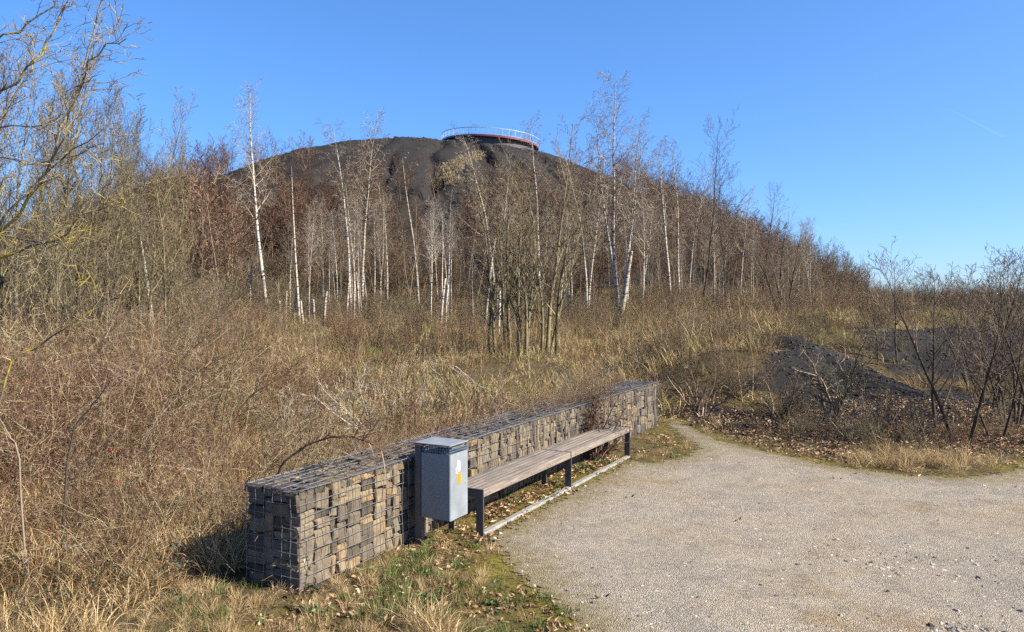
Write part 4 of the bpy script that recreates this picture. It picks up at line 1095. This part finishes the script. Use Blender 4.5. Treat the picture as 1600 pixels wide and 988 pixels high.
# ------------------------------------------------------------------ near tree at the left edge: limbs reach into the picture
def limb(pts): return [at(*p) for p in pts]
def smooth_line(P, k=4):
    out = []
    for i in range(len(P)-1):
        a = P[max(0, i-1)]; b = P[i]; c = P[i+1]; d = P[min(len(P)-1, i+2)]
        for s_ in range(k):
            t = s_/k; out.append(.5*((2*b)+(c-a)*t+(2*a-5*b+4*c-d)*t*t+(3*b-a-3*c+d)*t**3))
    return out+[P[-1].copy()]
nt_ = Tree(77, 3, (8, 5, 3), (.34, .45, .5), (48, 48, 45), (.12, .18, .2), (.02, .02, .02), (.2, .2, .2), (6, 5, 4, 3), .0032, .5, .5, .8)
LIMBS = [([(-330, 480, 8.6), (-180, 330, 8.2), (-60, 215, 7.9), (20, 130, 7.8), (60, 85, 7.8), (100, 8, 7.8)], .035),
 ([(-330, 520, 8.6), (-150, 430, 8.0), (-20, 375, 7.6), (60, 290, 7.4), (100, 200, 7.3), (130, 110, 7.3), (160, 0, 7.3)], .04),
 ([(-100, 300, 7.9), (0, 185, 8.2), (45, 110, 8.2), (50, 58, 8.2)], .022),
 ([(60, 290, 7.4), (110, 180, 7.1), (150, 85, 7.0), (195, 62, 6.9)], .016),
 ([(-200, 480, 8.2), (-60, 440, 7.6), (20, 400, 7.2), (90, 372, 7.0), (140, 330, 6.9), (190, 322, 6.9)], .026),
 ([(-200, 520, 8.2), (-40, 405, 7.2), (60, 275, 7.0), (155, 213, 6.9)], .022),
 ([(-200, 300, 9.2), (-40, 215, 8.9), (60, 195, 8.7), (100, 178, 8.6)], .018),
 ([(-160, 420, 7.4), (0, 372, 6.9), (80, 385, 6.7), (125, 392, 6.6)], .014),
 ([(-200, 180, 8.8), (-80, 120, 8.5), (10, 60, 8.3), (75, 10, 8.3), (110, -60, 8.3)], .026),
 ([(-150, 250, 7.6), (-20, 245, 7.4), (70, 255, 7.3), (160, 225, 7.2)], .014)]
def near_tree():
    base = at(-330, 520, 8.6); zb = hz(base.x, base.y)
    root = thing('near_tree', 'lichen spotted bare tree whose branches reach in from the left edge', 'tree', (base.x, base.y, zb))
    off = Vector((base.x, base.y, zb)); polys = []
    nt_.grow((0, 0, -.1), (-.04, 0, 1), 6.2, .14, 3)               # the trunk, outside the frame
    trunk = nt_.out[3].pop(); trunk = ([Vector(p) for p in trunk[0]], trunk[1], .5)
    link('trunk', tubes_mesh('trunk', [([tuple(p) for p in trunk[0]], [max(.05, r_) for r_ in trunk[1]], .4)], M['lichen_near'], 8), root)
    for pts, r0 in LIMBS:
        P = [p-off for p in limb(pts)]
        # resample with a little crookedness
        Q = []; gg = nt_.g
        Q = [q + Vector((gg.gauss(0, .018), gg.gauss(0, .02), gg.gauss(0, .018))) for q in smooth_line(P, 4)]
        n = len(Q)
        rad = [.5*r0*(1-.85*i/(n-1))+.003 for i in range(n)]
        me = tubes_mesh('limb', [([tuple(q) for q in Q], rad, gg.random()*.7)], M['lichen_near'], 6)
        lo = link('limb', me, root)
        nt_.out = [[], [], [], []]
        for i in range(int(n*.25), n-1):
            for r_ in range(2):
                dd = (Q[i+1]-Q[i]).normalized(); e = Vector((gg.gauss(0, 1), gg.gauss(0, 1), gg.gauss(.35, 1))).normalized()
                nd = (dd*.75+e*.75).normalized()
                nt_.grow(tuple(Q[i].lerp(Q[i+1], gg.random())), tuple(nd), gg.uniform(.15, .6), max(.004, rad[i]*.5), 1 if gg.random() < .6 else 2)
        tw = [p for l_ in nt_.out for p in l_]
        link('twigs', tubes_mesh('twigs', tw, M['lichen_near'], 3), lo)['kind'] = 'stuff'
near_tree()

# ------------------------------------------------------------------ shrubs one can tell apart
x, y, g2 = pick_pts(900, 3, 18, 15.5, 27, lambda x, y: .3*(1-.96*sm(shale_mask(x, y)*2))*(path_sd(x, y) < -1.5)*np.where(fbm(x*.7, y*.7, 3, 143) > -.02, 1, .2), 24)
go('bank_scrub', x, y, g2, .3, .62, BRU+CAN[:2]+BRF[:1], 'loose bare scrub and brambles growing over the bank around the dark slope', 'brushwood', .12)
BB = shrub('bank_bush', 501, 7, 1.3, .03, M['brush'], (10, 6, 3), (.45, .45, .45), (45, 45, 45), .55, (.03, .03, .02), (.13, .16, .2), .12, .004, 3, True, bark=M['brownbark'])
BB2 = shrub('bank_bush', 502, 5, 1.3, .035, M['brush'], (11, 6, 3), (.5, .45, .45), (45, 45, 45), .7, (.02, .03, .02), (.16, .16, .2), .15, .004, 3, True, bark=M['brownbark'])
for me_, u, v, hh, lab in [(BB, 1096, 652, 1.25, 'bare bush at the foot of the bank just right of the wall end'), (BB2, 1210, 668, 1.05, 'low spreading bush in the middle of the bank foot'),
    (BB2, 1290, 655, 1.6, 'crooked dark bush with thick leaning stem before the shale face'), (BB, 1155, 640, .9, 'thin pale bush between the wall end bush and the spreading bush'),
    (BB, 1375, 680, .9, 'brown bush at the right foot of the shale spur'), (BB2, 1440, 690, .8, 'tangled low bush above the straw clump'), (BB, 1330, 690, .7, 'small brown bush left of the straw clump')]:
    x, y = gp(u, v); place('bank_bush', me_, x, y, 1.3, hh, lab, 'bush', 'bare bushes at the foot of the right bank')
# bush between wall and bench
me_ = shrub('wall_bush', 510, 20, .75, .012, M['redcane'], (9, 5), (.5, .45), (40, 45), .35, (.02, .02, 0), (.1, .15, .2), .1, .0028, 2, True)
p = tn(6.03, .08); place('wall_bush', me_, p.x, p.y, .75, 1.05, 'reddish brown bush growing between the bench and the wall', 'bush')
# pale dead shrub and arching black stem behind the near wall
me_ = shrub('dead_shrub', 520, 7, 1.25, .016, M['pale'], (8, 5, 2), (.5, .45, .4), (40, 42, 45), .75, (0, .0, 0), (.07, .1, .15), .12, .003, 3, True)
x, y = gp(590, 690); place('dead_shrub', me_, x, y, 1.25, 1.75, 'pale dead shrub with whitish twigs behind the wall left of the bin', 'shrub')
x, y = gp(660, 655); place('dead_shrub', me_, x, y, 1.25, 1.2, 'smaller pale dead shrub farther back above the bin', 'shrub')
x, y = gp(450, 690); place('dead_shrub', me_, x, y, 1.25, 1.3, 'pale dead shrub beside the black arching briar stem', 'shrub')
def arch(name, path_, r0, mt, twm, seed, label, cat, tw=10, tl_=.35):
    P = [at(*q) for q in path_]; b = P[0]; zb = hz(b.x, b.y)
    root = thing(name, label, cat, (b.x, b.y, zb)); P[0].z = zb-.03
    P = [p-Vector((b.x, b.y, zb)) for p in P]
    t = Tree(seed, 2, (4, 3), (.5, .5), (40, 42), (.1, .14, .2), (0, 0, 0), (.2, .2), (5, 4, 3), .002, .5); gg = t.g
    Q = []
    Q = [q + Vector((gg.gauss(0, .006), gg.gauss(0, .006), gg.gauss(0, .006))) for q in smooth_line(P, 5)]; n = len(Q)
    link('stem', tubes_mesh('stem', [([tuple(q) for q in Q], [r0*(1-.75*i/(n-1)) for i in range(n)], .3)], mt, 5), root)
    for k in range(tw):
        i = gg.randint(n//4, n-2); dd = (Q[i+1]-Q[i]).normalized(); e = Vector((gg.gauss(0, 1), gg.gauss(0, 1), gg.gauss(.4, .8))).normalized()
        t.grow(tuple(Q[i]), tuple((dd*.7+e*.7).normalized()), tl_*gg.uniform(.5, 1.3), r0*.4, 0)
    link('twigs', tubes_mesh('twigs', [q for l_ in t.out for q in l_], twm, 3), root)['kind'] = 'stuff'
arch('arching_stem', [(415, 800, 7.3), (432, 745, 7.3), (470, 702, 7.3), (520, 683, 7.3), (575, 690, 7.2), (605, 715, 7.15)], .015, M['dark'], M['redcane'], 530, 'black arching briar stem behind the near end of the wall', 'briar', 26, .4)
arch('fallen_branch', [(-40, 690, 7.6), (10, 590, 7.5), (62, 541, 7.5), (110, 507, 7.4), (160, 476, 7.4), (222, 442, 7.4)], .014, M['lichen_near'], M['cane'], 531, 'lichen covered branch rising out of the left thicket', 'branch', 6, .3)
arch('briar_stem', [(95, 760, 6.9), (110, 690, 6.9), (140, 640, 6.9), (170, 600, 6.8)], .012, M['dark'], M['redcane'], 532, 'dark straight briar stem low in the left thicket', 'briar', 6, .3)
arch('briar_stem', [(40, 760, 6.6), (28, 720, 6.6), (12, 675, 6.6), (-10, 640, 6.6)], .011, M['pale'], M['cane'], 533, 'pale dead stem at the left edge of the thicket', 'briar', 5, .3)
arch('briar_stem', [(335, 700, 9.2), (375, 640, 9.2), (440, 590, 9.2), (470, 560, 9.2)], .009, M['redcane'], M['redcane'], 534, 'reddish briar cane rising behind the near wall end', 'briar', 9, .5)
arch('briar_stem', [(480, 700, 10.2), (520, 640, 10.2), (580, 600, 10.2), (660, 570, 10.2), (720, 575, 10.2)], .009, M['pale'], M['pale'], 535, 'long pale arching cane over the moss behind the bin', 'briar', 9, .45)
arch('young_stem', [(552, 690, 10.6), (553, 620, 10.6), (560, 540, 10.6), (575, 480, 10.6)], .012, M['lichen'], M['redcane'], 536, 'upright thin sapling behind the dead shrub', 'sapling', 12, .55)
# briars with red hips
me_ = [shrub('rose', 540+i, 9, 1.5, .009, M['redcane'], (9, 5), (.4, .42), (48, 46), .55, (-.07, -.02, 0), (.09, .16, .2), .15, .0025, 2, True) for i in range(2)]
def hips(seed, n, h):
    gg = random.Random(seed); bm = bmesh.new()
    for k in range(n):
        a = gg.uniform(0, 6.28); q = gg.uniform(.2, .75)*h
        bmesh.ops.create_icosphere(bm, subdivisions=1, radius=gg.uniform(.008, .012), matrix=Matrix.Translation((q*math.cos(a), q*math.sin(a), h*gg.uniform(.45, .85))) @ Matrix.Diagonal((1, 1, 1.3, 1)))
    return bm_mesh('rose_hips', bm, M['hip'], True)
for k, (u, v, Y, lab) in enumerate([(215, 690, 8.0, 'wild rose bush with red hips in the middle of the left thicket'), (345, 640, 11.0, 'wild rose bush with red hips behind the near wall end'), (110, 640, 10, 'wild rose bush with red hips farther back in the left thicket'), (150, 830, 6.6, 'low wild rose with a few red hips at the lower left')]):
    x = (u-U0)*Y/F; o = place('rose_bush', me_[k % 2], x, Y, 1.5, 1.5 if k < 3 else .9, lab, 'rose bush')
    h_ = link('rose_hips', hips(550+k, 8, 1.2), o); h_['kind'] = 'stuff'
# bramble at the wall's near corner
def bramble(x, y, seed, label, h=.5, n=34, sp=.28):
    z = hz(x, y); root = thing('bramble', label, 'bramble', (x, y, z)); gg = random.Random(seed)
    t = Tree(seed, 1, (4,), (.4,), (50,), (.14, .2), (-.07, -.02), (.2,), (8, 4), .002)
    for k in range(6): t.grow((gg.gauss(0, .05), gg.gauss(0, .05), 0), (gg.gauss(0, .5), gg.gauss(0, .5), 1), h*gg.uniform(.8, 1.5), .004, 0)
    link('stems', tubes_mesh('stems', [p for l_ in t.out for p in l_], M['redcane'], 3), root)
    tips = [p[0][i] for l_ in t.out for p in l_ for i in range(2, len(p[0]))]
    for k in range(n):
        p = gg.choice(tips); L = gg.uniform(.022, .036)
        for q in range(3):
            a = gg.uniform(0, 6.28)
            bm = bmesh.new(); vs = [bm.verts.new(c) for c in ((0, 0, 0), (.35*L, -.42*L, .1*L), (L*1.3, 0, -.1*L), (.35*L, .42*L, .1*L))]; bm.faces.new(vs[:3]); bm.faces.new((vs[0], vs[2], vs[3]))
            me = bm_mesh('leaf', bm, M['bramble_leaf']); at_ = me.attributes.new('tint', 'FLOAT', 'POINT'); at_.data.foreach_set('value', [gg.random()]*4)
            link('leaf', me, root, p, (gg.gauss(0, .4), gg.gauss(0, .4), a))
p = tn(-.12, .1); bramble(p.x, p.y, 560, 'small green leaved bramble at the near corner of the wall', .42, 30)
bramble(-3.55, 6.0, 561, 'dark leaved bramble in the thicket at the lower left', .55, 45)
bramble(-2.75, 6.2, 562, 'bramble with green leaves between the lower left thicket and the wall', .5, 36)
# straw clumps on the right edge of the path
x, y, g2 = pick_pts(1300, 4.3, 8.5, 10.4, 12.4, lambda x, y: .8*np.exp(-(((x-5.8)/.8)**2 + ((y-11.25)/.3)**2))*(path_sd(x, y) < .05), 13)
go('straw_clump', x, y, g2, .38, .75, GRS, 'heap of pale flattened straw grass on the right edge of the path', 'grass', .3)
x, y, g2 = pick_pts(2500, 1.5, 14, 10, 16, lambda x, y: (path_sd(x, y) < .0)*(path_sd(x, y) > -.8)*.28, 14)
go('verge_grass', x, y, g2, .2, .42, GRS+GRG, 'thin fringe of dry grass and moss along the far edge of the path', 'grass', .3)

# ------------------------------------------------------------------ a vapour trail high in the sky
m, n, l, b = mat('vapour', 1, 0); b.inputs['Base Color'].default_value = (.9, .9, .9, 1); b.inputs['Alpha'].default_value = .03
A = at(1482, 170, 9000); B = at(1568, 214, 9400)
o = link('contrail', tubes_mesh('contrail', [([tuple(A.lerp(B, k/8)-A) for k in range(9)], [3+10*k/8 for k in range(9)], .5)], m, 6), None, A); tag(o, 'faint white vapour trail in the blue sky at upper right', 'contrail')
